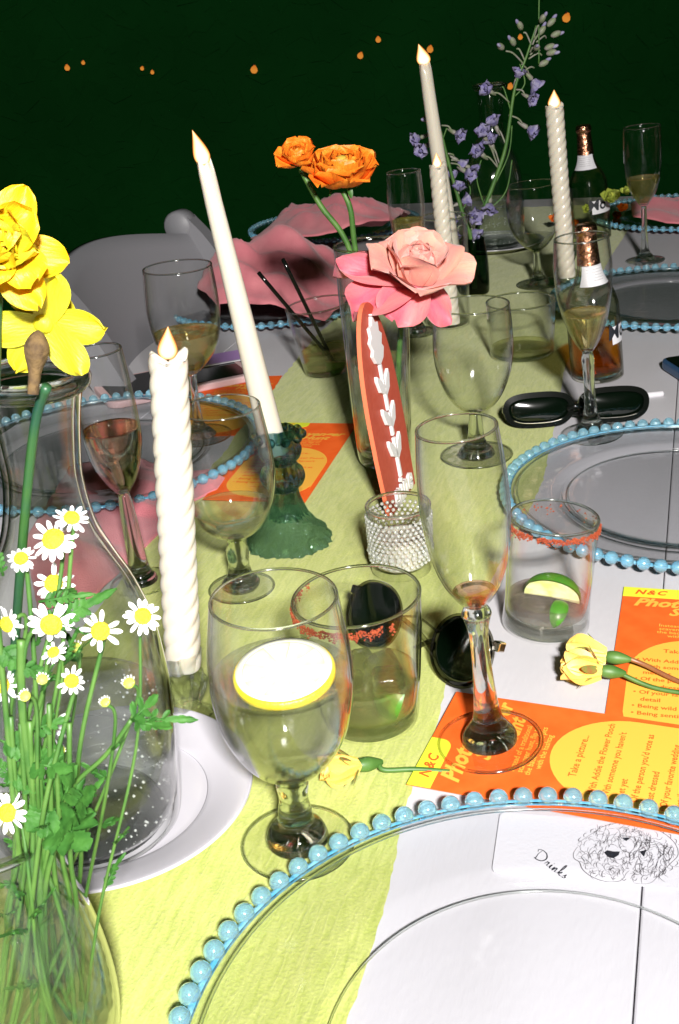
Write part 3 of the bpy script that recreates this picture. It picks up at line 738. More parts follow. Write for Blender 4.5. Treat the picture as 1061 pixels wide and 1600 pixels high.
# lemon slice floating at the surface
ls = T('lemon_slice', 'lemon slice floating in the front water goblet', 'lemon slice', ax.B+ax.D*gob['zl']+Vector((.002, -.004, .0015)), (R(7), R(-4), R(20)))
link('peel', lathe([(0, -.003), (.0245, -.003), (.0265, -.0015), (.0265, .0015), (.0250, .003), (.0246, .0028), (.0246, -.0028), (0, -.0028)], 48), LEMSK, ls)
link('pith', lathe([(.0215, .0030), (.0250, .0031), (.0250, .0026), (.0215, .0026)], 48), PITH, ls)
for k in range(9):
    P = []; A = 2*PI/9
    for q in range(7): a = -A*.494+A*.988*q/6; P.append((.0212*math.cos(a), .0212*math.sin(a)))
    P = [(.0012, 0)]+P
    link('segment', prism(P, .00072, 0), LEMF, ls, Matrix.Rotation(A*k, 4, 'Z') @ Matrix.Translation((0, 0, .0024)))
link('core_pith', lathe([(0, .0031), (.0216, .00305), (.0216, .0022), (0, .0022)], 40), PITH, ls, Matrix.Translation((0, 0, .00003)))
# empty champagne flute
ax = Ax(766, 1160, 713, 668, .0046)
fl1 = stemware('champagne_flute', 'empty champagne flute standing on the orange card in the foreground', ax,
    [(944, 38), (931, 62), (905, 96), (865, 124), (810, 140), (765, 143), (720, 139), (690, 134), (668, 130)],
    [(1146, 84), (1132, 62), (1118, 46), (1085, 36), (1030, 30), (990, 31), (966, 42), (958, 48), (950, 40), (944, 38)], 165, liquid=922, lmat=L_ROSE, cat='flute glass')
# champagne flute at right
ax = Ax(925, 679, 908, 371)
fl2 = stemware('champagne_flute', 'champagne flute of pale bubbly in front of the amber beer bottle', ax,
    [(548, 18), (535, 36), (512, 58), (485, 75), (452, 87), (420, 91), (395, 89), (371, 85)],
    [(668, 46), (655, 28), (630, 19), (590, 17), (562, 20), (548, 18)], 97, liquid=487, lmat=L_WINE, cat='flute glass')
ax = Ax(745, 712, 737, 476, ZR)
g2 = stemware('wine_goblet', 'empty round goblet on the runner left of the black rectangular sunglasses', ax,
    [(644, 24), (632, 60), (612, 90), (582, 114), (548, 125), (512, 124), (476, 118)],
    [(700, 50), (692, 34), (680, 26), (660, 22), (644, 24)], 112)
ax = Ax(378, 920, 344, 636, ZR)
g3 = stemware('water_goblet', 'goblet a third full beside the teal candle holder', ax,
    [(838, 32), (826, 80), (804, 116), (772, 138), (735, 147), (700, 143), (665, 134), (636, 126)],
    [(908, 60), (898, 42), (880, 33), (860, 36), (838, 32)], 104, liquid=790)
ax = Ax(313, 682, 277, 417)
w1 = stemware('wine_glass', 'wine glass of white wine left of the tall taper candle', ax,
    [(583, 18), (570, 50), (550, 84), (525, 104), (490, 115), (455, 114), (417, 109)],
    [(672, 40), (660, 18), (630, 12), (600, 13), (583, 18)], 100, liquid=518, lmat=L_WINE)
ax = Ax(222, 912, 148, 548)
w2 = stemware('wine_glass', 'slender glass of rose wine behind the carafe', ax,
    [(768, 22), (750, 48), (725, 74), (697, 88), (665, 93), (620, 92), (580, 88), (548, 84)],
    [(902, 50), (888, 34), (850, 28), (800, 24), (768, 22)], 98, liquid=668, lmat=L_ROSE)
ax = Ax(841, 444, 831, 288, ZR)
g4 = stemware('wine_goblet', 'far goblet on the runner left of the far twisted candle', ax,
    [(392, 14), (380, 44), (360, 70), (335, 83), (310, 84), (288, 80)], [(437, 30), (425, 14), (408, 12), (392, 14)], 68, liquid=368, lmat=L_WATER)
ax = Ax(1008, 408, 1003, 198)
f3 = stemware('champagne_flute', 'far champagne flute at the right edge near the pink napkin', ax,
    [(322, 10), (305, 34), (285, 49), (265, 56), (240, 59), (198, 58)], [(400, 26), (390, 13), (360, 9), (340, 9), (322, 10)], 60, liquid=277, lmat=L_WINE, cat='flute glass')
ax = Ax(652, 520, 630, 268, ZR)
f4 = stemware('champagne_flute', 'dim flute of pale wine behind the pink rose, left of the short candle', ax,
    [(410, 10), (395, 34), (370, 48), (340, 55), (310, 57), (268, 54)], [(510, 26), (495, 13), (460, 10), (430, 9), (410, 10)], 60, liquid=343, lmat=L_WINE, cat='flute glass')
ax = Ax(590, 505, 575, 330, ZR)

# tumblers
ax = Ax(583, 1122, 556, 930, ZR)
t1 = tumbler('tumbler', 'chili rimmed tumbler of iced lime drink behind the front water goblet', ax,
    [(1122, 142), (1080, 160), (1020, 180), (970, 196), (930, 205)], liquid=1052, lmat=L_LIME, floor=.012)
chili(t1, R(185), R(300), seed=3, n=700, band=.008); chili(t1, R(135), R(182), seed=5, n=160)
ax = Ax(852, 975, 866, 808)
t2 = tumbler('tumbler', 'chili rimmed tumbler with lime wedge on the white table, right of the empty flute', ax,
    [(975, 130), (930, 132), (870, 136), (808, 141)], liquid=930, lmat=L_PINK, floor=.012)
chili(t2, R(190), R(350), seed=8, n=900, gaps=.1); chili(t2, R(0), R(185), seed=9, n=90, gaps=.4, band=.012)
ax = Ax(515, 580, 496, 476, ZR)
t3 = tumbler('tumbler', 'tumbler with two black straws and a lime piece', ax,
    [(580, 74), (550, 84), (510, 95), (476, 103)], liquid=545, lmat=L_LIME, floor=.008)
ax = Ax(816, 553, 813, 470, ZR)
t4 = tumbler('tumbler', 'low tumbler with a little pale drink left of the beer bottle', ax,
    [(553, 96), (530, 101), (500, 105), (470, 108)], liquid=541, lmat=L_LIME, floor=.006)
ax = Ax(700, 505, 693, 338, ZR)
t5 = tumbler('glass_hurricane', 'tall clear glass cylinder round the short twisted candle', ax, [(505, 66), (450, 70), (400, 72), (338, 74)], floor=.006, cat='candle glass')

# lime pieces, straws, ice
def inside(t, x, y, z):            # a point given in a vessel's own frame
    return t.location + (t.rotation_euler.to_matrix() @ Vector((x, y, z)))
wedge('lime_wedge', 'squeezed lime wedge in the pink drink of the right tumbler', inside(t2, .003, .000, .021), (R(20), R(-70), R(50)), .019)
wedge('lime_wedge', 'bright cut lime corner at the bottom of the right tumbler', inside(t2, .004, -.018, .017), (R(60), R(-120), R(95)), .010)
wedge('lime_wedge', 'lime wedge at the right side of the iced lime drink', inside(t1, .018, -.010, .020), (R(40), R(160), R(30)), .016)
wedge('lime_wedge', 'green lime piece in the tumbler with the straws', inside(t3, .012, -.006, .013), (R(10), R(150), R(40)), .015)
ic = None
for k, (x, y, z, a) in enumerate(((-.012, -.006, .030, .3), (.010, .008, .033, .9), (-.004, .016, .030, 1.7), (.013, -.014, .035, .1))):
    me = boxm(.020, .018, .016, .004, seg=3); me.polygons.foreach_set('use_smooth', [True]*len(me.polygons))
    tag(link('ice_cube', me, ICE, None, Matrix.Translation(inside(t1, x, y, z)) @ Matrix.Rotation(a, 4, (1, .4, .8))), 'melting ice cube in the chili rimmed tumbler of lime drink', 'ice cube', 'ice cubes in the lime drink')
for lbl, p1, p0 in (('longer black straw leaning left in the straw tumbler', (404, 426), (505, 542)), ('black straw leaning left, the steeper one, in the straw tumbler', (442, 405), (509, 544))):
    Bp = inside(t3, .006, .004, .012); Tp = atY(p1[0], p1[1], Bp.y-.035)
    s_ = T('cocktail_straw', lbl, 'straw', Bp)
    d = Tp-Bp; link('tube', tube([Vector((0, 0, 0))+d*k/6 for k in range(7)], .0024, 10), BLACKP, s_)

# ------------------------------------------------------------------ carafes
def carafe(label, ax, outline, wl, sc=1.0):
    c = T('water_carafe', label, 'carafe', ax.B, ax.rot(), 'water carafes on white plates')
    P = ax.prof(outline); P[0] = (P[0][0], 0); P.insert(0, (P[0][0]*.93, 0)); P[1] = (P[1][0], .006)
    sp = smoothprof(P, 5); lip = sp[-1]
    wall = .0030; inner = [(r_-wall, z) for r_, z in sp if z > .012]
    prof_ = [(0, .001), (sp[0][0]*.8, .0035)]+sp+[(lip[0]-wall*.5, lip[1]+.0018)]+inner[::-1]+[(inner[0][0]*.95, .0095), (0, .0085)]
    link('body', lathe(prof_, 72), G_WALL2, c)
    link('lip', torus(lip[0]-.0016, .0040, 80, 10), G_SOLID, c, Matrix.Translation((0, 0, lip[1]-.0005)) @ Matrix.Diagonal((1, 1, 1.3, 1)))
    zl = ax.h(wl); lp = [(r_-wall-.0005, z) for r_, z in sp if .013 < z < zl]; rl = lp[-1][0]
    lp = [(0, .0102), (lp[0][0]*.95, .0102)]+lp+[(rl, zl), (rl*.97, zl-.0008), (0, zl-.0008)]
    link('water', lathe(lp, 72), L_WATER2, c); c['zl'] = zl
    rb = sp[2][0]-.003
    rn = random.Random(4); pb = []; sb = sphere(1, 7, 5)
    for _ in range(330):
        z = .011+(zl-.014)*rn.random()**1.6; rr = next(r_ for r_, zz in lp[2:] if zz >= z or r_ == rl)-.0016; a = rn.uniform(0, 2*PI); q = rn.uniform(.0003, .0010)
        pb.append((sb, Matrix.Translation((rr*math.cos(a), rr*math.sin(a), z)) @ Matrix.Scale(q, 4), 0))
    o = link('bubbles', join(pb), BUBB, c); o['kind'] = 'stuff'
    link('base_puck', lathe([(0, .0015), (rb*.9, .0015), (rb, .004), (rb*.96, .0082), (0, .0078)], 48), G_SOLID, c)
    return c
ax = Ax(140, 1282, 46, 592, ZP)
OUT = [(1292, 268), (1262, 290), (1180, 300), (1090, 305), (1040, 298), (980, 280), (919, 238), (870, 188), (820, 146), (753, 124), (700, 130), (650, 143), (610, 160), (592, 176)]
car = carafe('large glass water carafe on a white plate holding the daffodils, left edge', ax, OUT, 1100)
car_ax = ax
# far carafe and plate: copies of the same pieces
def clone(root, label, loc, rot=None, group=None):
    r_ = root.copy(); COL.objects.link(r_); r_.location = loc; r_['label'] = label
    if rot is not None: r_.rotation_euler = rot
    if group: r_['group'] = group
    for ch in [o for o in list(bpy.data.objects) if o.parent is root]:
        c_ = ch.copy(); COL.objects.link(c_); c_.parent = r_
        for g2_ in [o for o in list(bpy.data.objects) if o.parent is ch]:
            d_ = g2_.copy(); COL.objects.link(d_); d_.parent = c_
    return r_
pf = at(772, 388, ZR)
clone(pl, 'far white china plate under the far carafe on the runner', pf); clone(car, 'far glass water carafe behind the purple flowers', pf+Vector((0, 0, .0048)), (0, 0, 0))
pl['group'] = 'white china plates'; bpy.data.objects['plate.001']['group'] = 'white china plates'

# ------------------------------------------------------------------ candles and holders
def glass_stick(label, ax, outline, mat, fn=None, name='candle_holder', group=None, seg=96):
    h_ = T(name, label, 'candle holder', ax.B, ax.rot() if not fn else (0, 0, 0), group)
    P = ax.prof(outline); sp = smoothprof(P, 5)
    link('glass_body', lathe([(0, sp[0][1])]+sp+[(sp[-1][0]*.8, sp[-1][1]), (sp[-1][0]*.76, sp[-1][1]-.012), (0, sp[-1][1]-.012)], seg, fn), mat, h_)
    h_['top'] = sp[-1][1]
    return h_
axc = Ax(291, 1128, 262, 553, ZR)
glass_stick('small clear faceted glass holder under the large twisted candle', Ax(291, 1128, 280, 1020, ZR), [(1132, 100), (1124, 104), (1116, 78), (1104, 50), (1092, 62), (1076, 78), (1062, 84), (1048, 66), (1032, 74), (1016, 80)], G_BASE,
    fn=lambda r_, z, a: (r_*(1+.06*math.cos(9*a)*(1 if z > .012 else .2)), z))
hz = axc.h(1040)
c1 = candle('twisted_candle', 'large ivory spiral twist candle in the left foreground', axc, axc.h(553), .0120, .0114, twist=122, flh=.0215, flw=.0125, flean=.05, base_s=hz, group='twisted ivory candles')
# teal pressed glass stick with tall taper
axh = Ax(452, 842, 430, 690, ZR)
def flute(r_, z, a):
    k = max(0, min(1, (.040-z)/.036)); w_ = .07*abs(math.sin(8*a))+.035*math.cos(24*a+z*500)
    return r_*(1+w_*k + (.05*math.cos(8*a)*(1-k))), z+(.0025*math.cos(16*a)*k if r_ > .02 else 0)
teal = glass_stick('teal pressed glass candlestick with a fluted foot', axh, [(850, 122), (846, 128), (836, 122), (822, 96), (806, 72), (786, 54), (766, 44), (758, 58), (746, 68), (732, 62), (724, 46), (716, 58), (704, 66), (694, 60), (688, 44), (682, 62), (676, 66), (670, 52)], G_TEAL, fn=flute, seg=144)
rng = random.Random(2)
for k in range(10):
    a = 2*PI*k/10; rr = axh.r(680, 74)/1; zz = axh.h(681)
    link('rim_knob', sphere(.0042, 12, 8), G_TEAL, teal, Matrix.Translation((rr*math.cos(a), rr*math.sin(a), zz)))
axt = Ax(437, 742, 318, 252, 0); 
B = axh.B+Vector((-.004, 0, axh.h(706))); 
class A2: pass
def axis_from(B_, tx, ty, dy=0):
    a = Ax(0, 0) if False else A2(); a.B = B_; Tp = atY(tx, ty, B_.y+dy); a.D = (Tp-B_).normalized(); a.H = (Tp-B_).length
    a.rot = lambda: Vector((0, 0, 1)).rotation_difference(a.D).to_euler(); return a
at_ = axis_from(B, 318, 252)
candle('taper_candle', 'tall plain white taper leaning left out of the teal candlestick', at_, at_.H, .0112, .0062, flh=.030, flw=.0135, flean=-.10, group='plain white tapers')
# short twisted candle behind the rose
B = at(706, 505, .012); a_ = axis_from(B, 683, 258)
candle('twisted_candle', 'short twisted candle behind the pink rose inside a glass cylinder', a_, a_.H, .0118, .0108, twist=122, flh=.021, flw=.0125, flean=.02, group='twisted ivory candles')
# twisted candle at far right
B = at(886, 432, .040); a_ = axis_from(B, 866, 165)
candle('twisted_candle', 'far twisted candle left of the dark beer bottle', a_, a_.H, .0125, .0125, twist=122, flh=.026, flw=.018, flean=.06, group='twisted ivory candles')
glass_stick('small clear holder under the far twisted candle', Ax(886, 432, 886, 380, ZR), [(436, 50), (428, 46), (418, 22), (406, 24), (392, 36), (376, 42)], G_SOLID)
B = at(712, 430, .05); a_ = axis_from(B, 663, 98)
candle('taper_candle', 'far plain taper standing among the lilac flowers', a_, a_.H, .0125, .0082, flh=.031, flw=.020, flean=-.15, group='plain white tapers')
glass_stick('small clear holder under the far taper', Ax(712, 430, 708, 380, ZR), [(436, 50), (428, 46), (418, 22), (402, 22), (388, 34), (372, 38)], G_SOLID)
# hobnail votive
axv = Ax(628, 888, 614, 790, ZR)
vot = T('hobnail_votive', 'beaded clear glass votive holder in front of the terracotta sign', 'votive holder', axv.B)
Hv = axv.h(790); Rv0, Rv1 = axv.r(888, 94), axv.r(790, 103)
P = [(Rv0*.96, .0005), (Rv0, .003), (Rv0+(Rv1-Rv0)*.5, Hv*.5), (Rv1, Hv)]
link('wall', lathe(wallprof(smoothprof(P, 4), .0026, .006), 64), G_WALL, vot)
link('rim', torus(Rv1-.0013, .0017, 72, 8), G_RIM, vot, Matrix.Translation((0, 0, Hv)))
parts = []; hb = sphere(.00155, 8, 6); hb2 = sphere(.0024, 10, 7)
for j in range(11):
    z = .012+(Hv-.020)*j/10; rr = Rv0+(Rv1-Rv0)*z/Hv; big = j in (2,); n_ = 26 if big else 34
    for k in range(n_): a = 2*PI*(k+.5*(j % 2))/n_; parts.append((hb2 if big else hb, Matrix.Translation((rr*math.cos(a), rr*math.sin(a), z)), 0))
o = link('hobnails', join(parts), HOBN, vot); o['kind'] = 'stuff'
tl_ = T('tealight', 'white wax tealight inside the hobnail votive', 'candle', axv.B+Vector((0, 0, .0075)))
link('wax', lathe(smoothprof([(0, 0), (.020, 0), (.0205, .002), (.0205, .020), (.0195, .022), (0, .0215)], 3), 40), WAX, tl_); link('wick', tube([(0, 0, .021), (.001, 0, .027)], .0006, 6), WICK, tl_)

# ------------------------------------------------------------------ beer bottles
def bottle(label, ax, liquid=True, spin=0, k=1.0):
    b_ = T('beer_bottle', label, 'bottle', ax.B, ax.rot(), 'beer bottles')
    P = [(.0300, 0), (.0350, .003), (.0362, .010), (.0362, .095), (.0355, .108), (.0300, .124), (.0215, .138), (.0165, .152), (.0145, .170), (.0132, .190), (.0128, .200), (.0142, .203), (.0142, .208), (.0130, .212)]
    P = [(a*k, z*k) for a, z in P]; sp = smoothprof(P, 4)
    link('glass', lathe(wallprof(sp, .0022, .006), 64), G_BOTTLE, b_)
    if liquid:
        lp = [(r_-.0027, z) for r_, z in sp if .008 < z < .062*k]; rl = lp[-1][0]
        link('beer', lathe([(0, .0085), (lp[0][0]*.9, .0085)]+lp+[(rl, .062*k), (rl*.97, .0612*k), (0, .0612*k)], 56), L_AMBER, b_)
    fo = [(r_+.0005, z) for r_, z in sp if z > .160*k]; link('neck_foil', lathe(fo+[(.0128*k, .2135*k), (0, .2140*k)], 48), COPPER, b_)
    # neck collar label and body label wrap round the glass
    def wrap(nm, z0, z1, a0, a1, mat, off=.0006):
        rr = [(r_+off, z) for r_, z in sp if z0*k-1e-6 <= z <= z1*k+1e-6]; vs, fs = [], []; n_ = 28
        for r_, z in rr:
            for i in range(n_+1): a = a0+(a1-a0)*i/n_; vs.append((r_*math.cos(a), r_*math.sin(a), z))
        for j in range(len(rr)-1):
            for i in range(n_): q = j*(n_+1)+i; fs.append((q, q+1, q+n_+2, q+n_+1))
        return link(nm, mesh(vs, fs), mat, b_)
    wrap('neck_label', .134, .164, R(-150)+spin, R(-30)+spin, LABEL, .0008)
    blab = wrap('body_label', .030, .092, R(-75)+spin, R(15)+spin, LABEL)
    # printed letters bent onto the label
    def bent(s, size, z, ac, shear=.1, bold=.0006, rr=.0369, mat=INK):
        me = textmesh(s, size, shear, 'CENTER', 0, bold)
        for v in me.vertices: a = ac+v.co.x/(rr*k); v.co = Vector(((rr+.0006)*k*math.cos(a), (rr+.0006)*k*math.sin(a), z+v.co.y))
        link('lettering', me, mat, blab)
    bent('Mo', .028, .060*k, R(-58)+spin)
    me = boxm(.03, .0022, .0001)
    for q in range(6): bent('-----------------', .0040, (.141+.0035*q)*k, R(-90)+spin, 0, 0, .0212-.0011*q, PENCIL)
    return b_
a1 = Ax(934, 588, 915, 352, 0)
k_ = a1.h(350)/.214; 
b1 = bottle('amber beer bottle half full behind the champagne flute', a1, True, R(12), 1.0)
b1.scale = (k_, k_, k_)
a1 = Ax(926, 372, 911, 195, 0)
b2 = bottle('far dark beer bottle beside the far twisted candle', a1, False, R(-22), 1.0)
s_ = a1.h(195)/.214; b2.scale = (s_, s_, s_)
a1 = Ax(905, 452, 903, 330, 0)

# ------------------------------------------------------------------ sunglasses
def lens_outline(w_, h_, p=2.4, n=40, skew=0):
    P = []
    for k in range(n):
        a = 2*PI*k/n; c, s_ = math.cos(a), math.sin(a)
        x = w_/2*abs(c)**(2/p)*(1 if c > 0 else -1); y = h_/2*abs(s_)**(2/p)*(1 if s_ > 0 else -1); P.append((x*(1+skew*y/h_), y))
    return P
def ring_frame(P, wd, t, wy=None):
    """frame bar following an outline"""
    n = len(P); pts = [Vector((x, y, 0)) for x, y in P]; vs, fs = [], []
    for i in range(n):
        d = (pts[(i+1) % n]-pts[i-1]).normalized(); nn = Vector((d.y, -d.x, 0))
        for u, v in ((0, -t/2), (wd, -t/2*.8), (wd, t/2*.8), (0, t/2)): vs.append(pts[i]+nn*u+Vector((0, 0, v)))
    for i in range(n):
        j = (i+1) % n
        for k in range(4): fs.append((i*4+k, j*4+k, j*4+(k+1) % 4, i*4+(k+1) % 4))
    return mesh(vs, fs, smooth=False)
def sunglasses(label, loc, yaw_, pitch_, lw_, lh_, gap, fmat, wd, p_, temple, tmat, roll=0, skew=0, trim=False, group=None):
    s_ = T('sunglasses', label, 'sunglasses', loc)
    M0 = Matrix.Rotation(yaw_, 4, 'Z') @ Matrix.Rotation(roll, 4, 'Y') @ Matrix.Rotation(pitch_, 4, 'X')
    for sx in (-1, 1):
        P = lens_outline(lw_, lh_, p_, 44, skew); Mx = M0 @ Matrix.Translation((sx*(lw_+gap)/2, lh_/2+wd, 0))
        if sx < 0: Mx = Mx @ Matrix.Rotation(0, 4, 'Z')
        lm = lathe([(0, 0)], 3) if False else None
        vs = [Vector((0, 0, .0022))]; fs = []
        for r_ in range(1, 7):
            for x, y in P: q = r_/6; vs.append(Vector((x*q, y*q, .0022*(1-q*q))))
        n = len(P)
        for k in range(n): fs.append((0, 1+k, 1+(k+1) % n))
        for r_ in range(5):
            for k in range(n): a = 1+r_*n; fs.append((a+k, a+n+k, a+n+(k+1) % n, a+(k+1) % n))
        b0_ = len(vs); vs += [Vector((x, y, -.0012)) for x, y in P]; fs.append(tuple(range(b0_, b0_+n))[::-1])
        for k in range(n): fs.append((1+5*n+k, b0_+k, b0_+(k+1) % n, 1+5*n+(k+1) % n))
        link('lens', mesh(vs, fs), LENS, s_, Mx)
        link('frame', ring_frame(P, wd, .0038), fmat, s_, Mx)
        if trim: link('metal_trim', tube([Mx.inverted() @ (Mx @ Vector((x, y-.0006, .0024))) for x, y in P[26:40]], .0007, 6), METAL, s_, Mx)
        # temples fold in behind the lenses
        xe = sx*(lw_+gap/2+wd*.6); yh = lh_*.78
        link('hinge', boxm(.006, .007, .008, .001), METAL if not trim else fmat, s_, M0 @ Matrix.Translation((xe, yh, -.004)))
        link('temple', tube([M0 @ Vector(q) for q in curve([(xe, yh, -.008), (xe-sx*.02, yh-.004, -.011-.004*(sx > 0)), (xe-sx*temple*.7, yh*.62, -.013-.005*(sx > 0)), (xe-sx*temple, .004, -.016-.006*(sx > 0))], 5)], .0019, 8), tmat, s_)
    link('bridge', tube([M0 @ Vector(q) for q in curve([(-gap/2-wd*.2, lh_*.66, 0), (0, lh_*.76, .002), (gap/2+wd*.2, lh_*.66, 0)], 5)], wd*.55, 8), fmat, s_)
    return s_
pA = at(570, 1012, .002); pB = at(706, 1072, .002); mid = (pA+pB)/2; dv = pB-pA
sunglasses('round dark sunglasses with thin clear frames between the tumbler and the flute', mid, math.atan2(dv.y, dv.x), R(62), .0475, .0465, dv.length-.0475, CLEARF, .0016, 2.15, .085, CLEARF)
pA = at(848, 668, .002); pB = at(955, 660, .002); mid = (pA+pB)/2; dv = pB-pA
sunglasses('narrow black rectangular sunglasses by the beer bottle', mid, math.atan2(dv.y, dv.x), R(74), .062, .026, .016, BLACKP, .0058, 2.9, .095, BLACKP, skew=.10, trim=True)
q = at(1018, 620); st_ = T('paper_stick', 'thin short white stick lying right of the rectangular sunglasses', 'stick', (q.x, q.y, TT+.0022), (0, R(90), R(4)))
link('stick', lathe([(0, -.013), (.0030, -.013), (.0034, -.012), (.0034, .012), (.0030, .013), (0, .013)], 14), PAPER, st_)
# phones
q = at(1066, 600); ph = T('phone', 'navy phone case at the right edge of the table', 'phone', (q.x+.035, q.y+.02, TT+.001), (0, 0, R(8)))
link('case', prism(outline_rr(.075, .10, .014, 6), .012, .003), NAVY, ph); link('screen', prism(outline_rr(.066, .09, .008, 5), .0006), BLACKP, ph, Matrix.Translation((0, 0, .0121)))
q = at(272, 602); ph = T('phone', 'black phone in a pale pink case behind the large twisted candle', 'phone', (q.x, q.y, TT+.001), (0, 0, R(22)))
link('case', prism(outline_rr(.19, .105, .016, 6), .009, .002), PINKT, ph); link('screen', prism(outline_rr(.172, .088, .010, 5), .0008), BLACKP, ph, Matrix.Translation((0, 0, .0091)))
q = at(335, 575); lc = T('lilac_card', 'small lilac card lying behind the stem of the white wine glass', 'card', (q.x, q.y, TT+.012), (0, 0, R(18)))
link('sheet', boxm(.09, .045, .0008, .0002), LILAC, lc); link('white_edge', boxm(.09, .004, .0012, .0002, (0, -.0245, 0)), PAPER, lc)

# ================================================================== FLOWERS
def leafm(Ln, W, lobes=3, seed=0, th=.0004):
    """a divided herb leaf as one sheet: an end lobe and pairs of cut side lobes along the midrib"""
    rn = random.Random(seed); parts = []; I = Matrix.Identity(4)
    def lobe(L_, W_, M_):
        me = petal(L_, W_, cup=rn.uniform(-.1, .35), bend=rn.uniform(-.4, .3), ruf=.05, seed=rn.randrange(999), nu=6, nv=12, base=.3, tip=1.5)
        for k, v in enumerate(me.vertices):
            row = k//7; 
            if row % 3 == 2: v.co.x *= .80
        parts.append((me, M_, 0))
    lobe(Ln*.52, W*.50, Matrix.Translation((0, Ln*.46, 0)))
    for k in range(lobes):
        y = Ln*(.12+.50*k/lobes); l_ = W*(.62-.14*k/lobes)
        for s_ in (-1, 1): lobe(l_, l_*.66, Matrix.Translation((0, y, 0)) @ Matrix.Rotation(s_*R(-rn.uniform(42, 62)), 4, 'Z') @ Matrix.Rotation(s_*rn.uniform(-.3, .3), 4, 'Y'))
    parts.append((tube([(0, 0, -.0003), (0, Ln*.5, -.0003)], .0006, 5), I, 0))
    return join(parts)
PETW = [petal(.0068, .0025, cup=-.2, bend=-.25+.2*k, seed=k, nu=4, nv=6, base=.45, tip=2.6, notch=.05) for k in range(4)]
def chamomile(label, head, face, dia, foot, bends=None, petals=14, bud=False, leaves=0, seed=0, droop=0):
    rn = random.Random(seed); t = T('chamomile_flower', label, 'flower', foot)
    h = Vector(head)-Vector(foot); d = (Vector(face).normalized()+Vector((rn.uniform(-.3, .3), 0, rn.uniform(-.2, .25)))).normalized()
    mid1 = h*.35+Vector((rn.uniform(-.006, .006), rn.uniform(-.006, .006), 0)); mid2 = h*.72+Vector(bends or (0, 0, 0))
    pts = curve([Vector((0, 0, 0)), mid1, mid2, h-d*.008-Vector((0, 0, .003)), h-d*.0010], 7)
    wv = rn.uniform(.7, 1.15); link('stem', tube(pts, [wv*(.0011-.0003*k/len(pts)) for k in range(len(pts))], 7), STEM, t)
    k_ = dia/.019; F = frame(h, d, rn.uniform(0, 6)) @ Matrix.Scale(k_, 4)
    dome = lathe(smoothprof([(.0037, -.0010), (.0044, .0002), (.0039, .0019), (.0023, .0030), (0, .0034)], 3), 20)
    link('disc', dome, DYEL if not bud else BUDG, t, F)
    link('calyx', lathe(smoothprof([(0, -.0030), (.0016, -.0028), (.0034, -.0014), (.0037, -.0002), (.0030, .0002)], 3), 16), SEPAL if False else STEM, t, F)
    if bud:
        for k in range(12): link('petal', PETW[k % 4], DPET, t, F @ Matrix.Scale(.62, 4) @ PM(Matrix.Identity(4), 2*PI*k/12, R(62), .0050))
    else:
        for k in range(petals):
            if rn.random() < .04: continue
            link('petal', PETW[rn.randrange(4)], DPET, t, F @ PM(Matrix.Identity(4), 2*PI*k/petals+rn.uniform(-.07, .07), R(rn.uniform(-22, 16)-droop-(30 if rn.random() < .08 else 0)), .0030, rn.uniform(-.25, .25)) @ Matrix.Diagonal((rn.uniform(.85, 1.12), rn.uniform(.88, 1.08), 1, 1)))
    for k in range(leaves):
        i = int(len(pts)*rn.uniform(.2, .8)); a = rn.uniform(0, 6); link('leaf', leafm(rn.uniform(.010, .022), .006, 4, seed*7+k), LEAF, t, Matrix.Translation(pts[i]) @ Matrix.Rotation(a, 4, 'Z') @ Matrix.Rotation(R(rn.uniform(10, 60)), 4, 'X'))
    return t
# the little vase they stand in
axv2 = Ax(70, 1628, 46, 1300, ZR)
fv = T('flower_vase', 'small round clear vase of chamomile in the lower left corner', 'vase', axv2.B)
P = axv2.prof([(1640, 200), (1620, 236), (1580, 256), (1530, 258), (1470, 244), (1410, 218), (1350, 196), (1300, 190)])
P[0] = (P[0][0], .0006); sp = smoothprof(P, 5)
link('body', lathe(wallprof(sp, .0024, .007), 72), G_WALL2, fv)
link('rim', torus(sp[-1][0]-.0012, .0019, 72, 8), G_SOLID, fv, Matrix.Translation((0, 0, sp[-1][1])))
zl = axv2.h(1400); lp = [(r_-.0030, z) for r_, z in sp if .008 < z < zl]; rl = lp[-1][0]
link('water', lathe([(0, .0078), (lp[0][0]*.95, .0078)]+lp+[(rl, zl), (rl*.97, zl-.0008), (0, zl-.0008)], 64), L_WATER2, fv)
VB = axv2.B; YV = VB.y
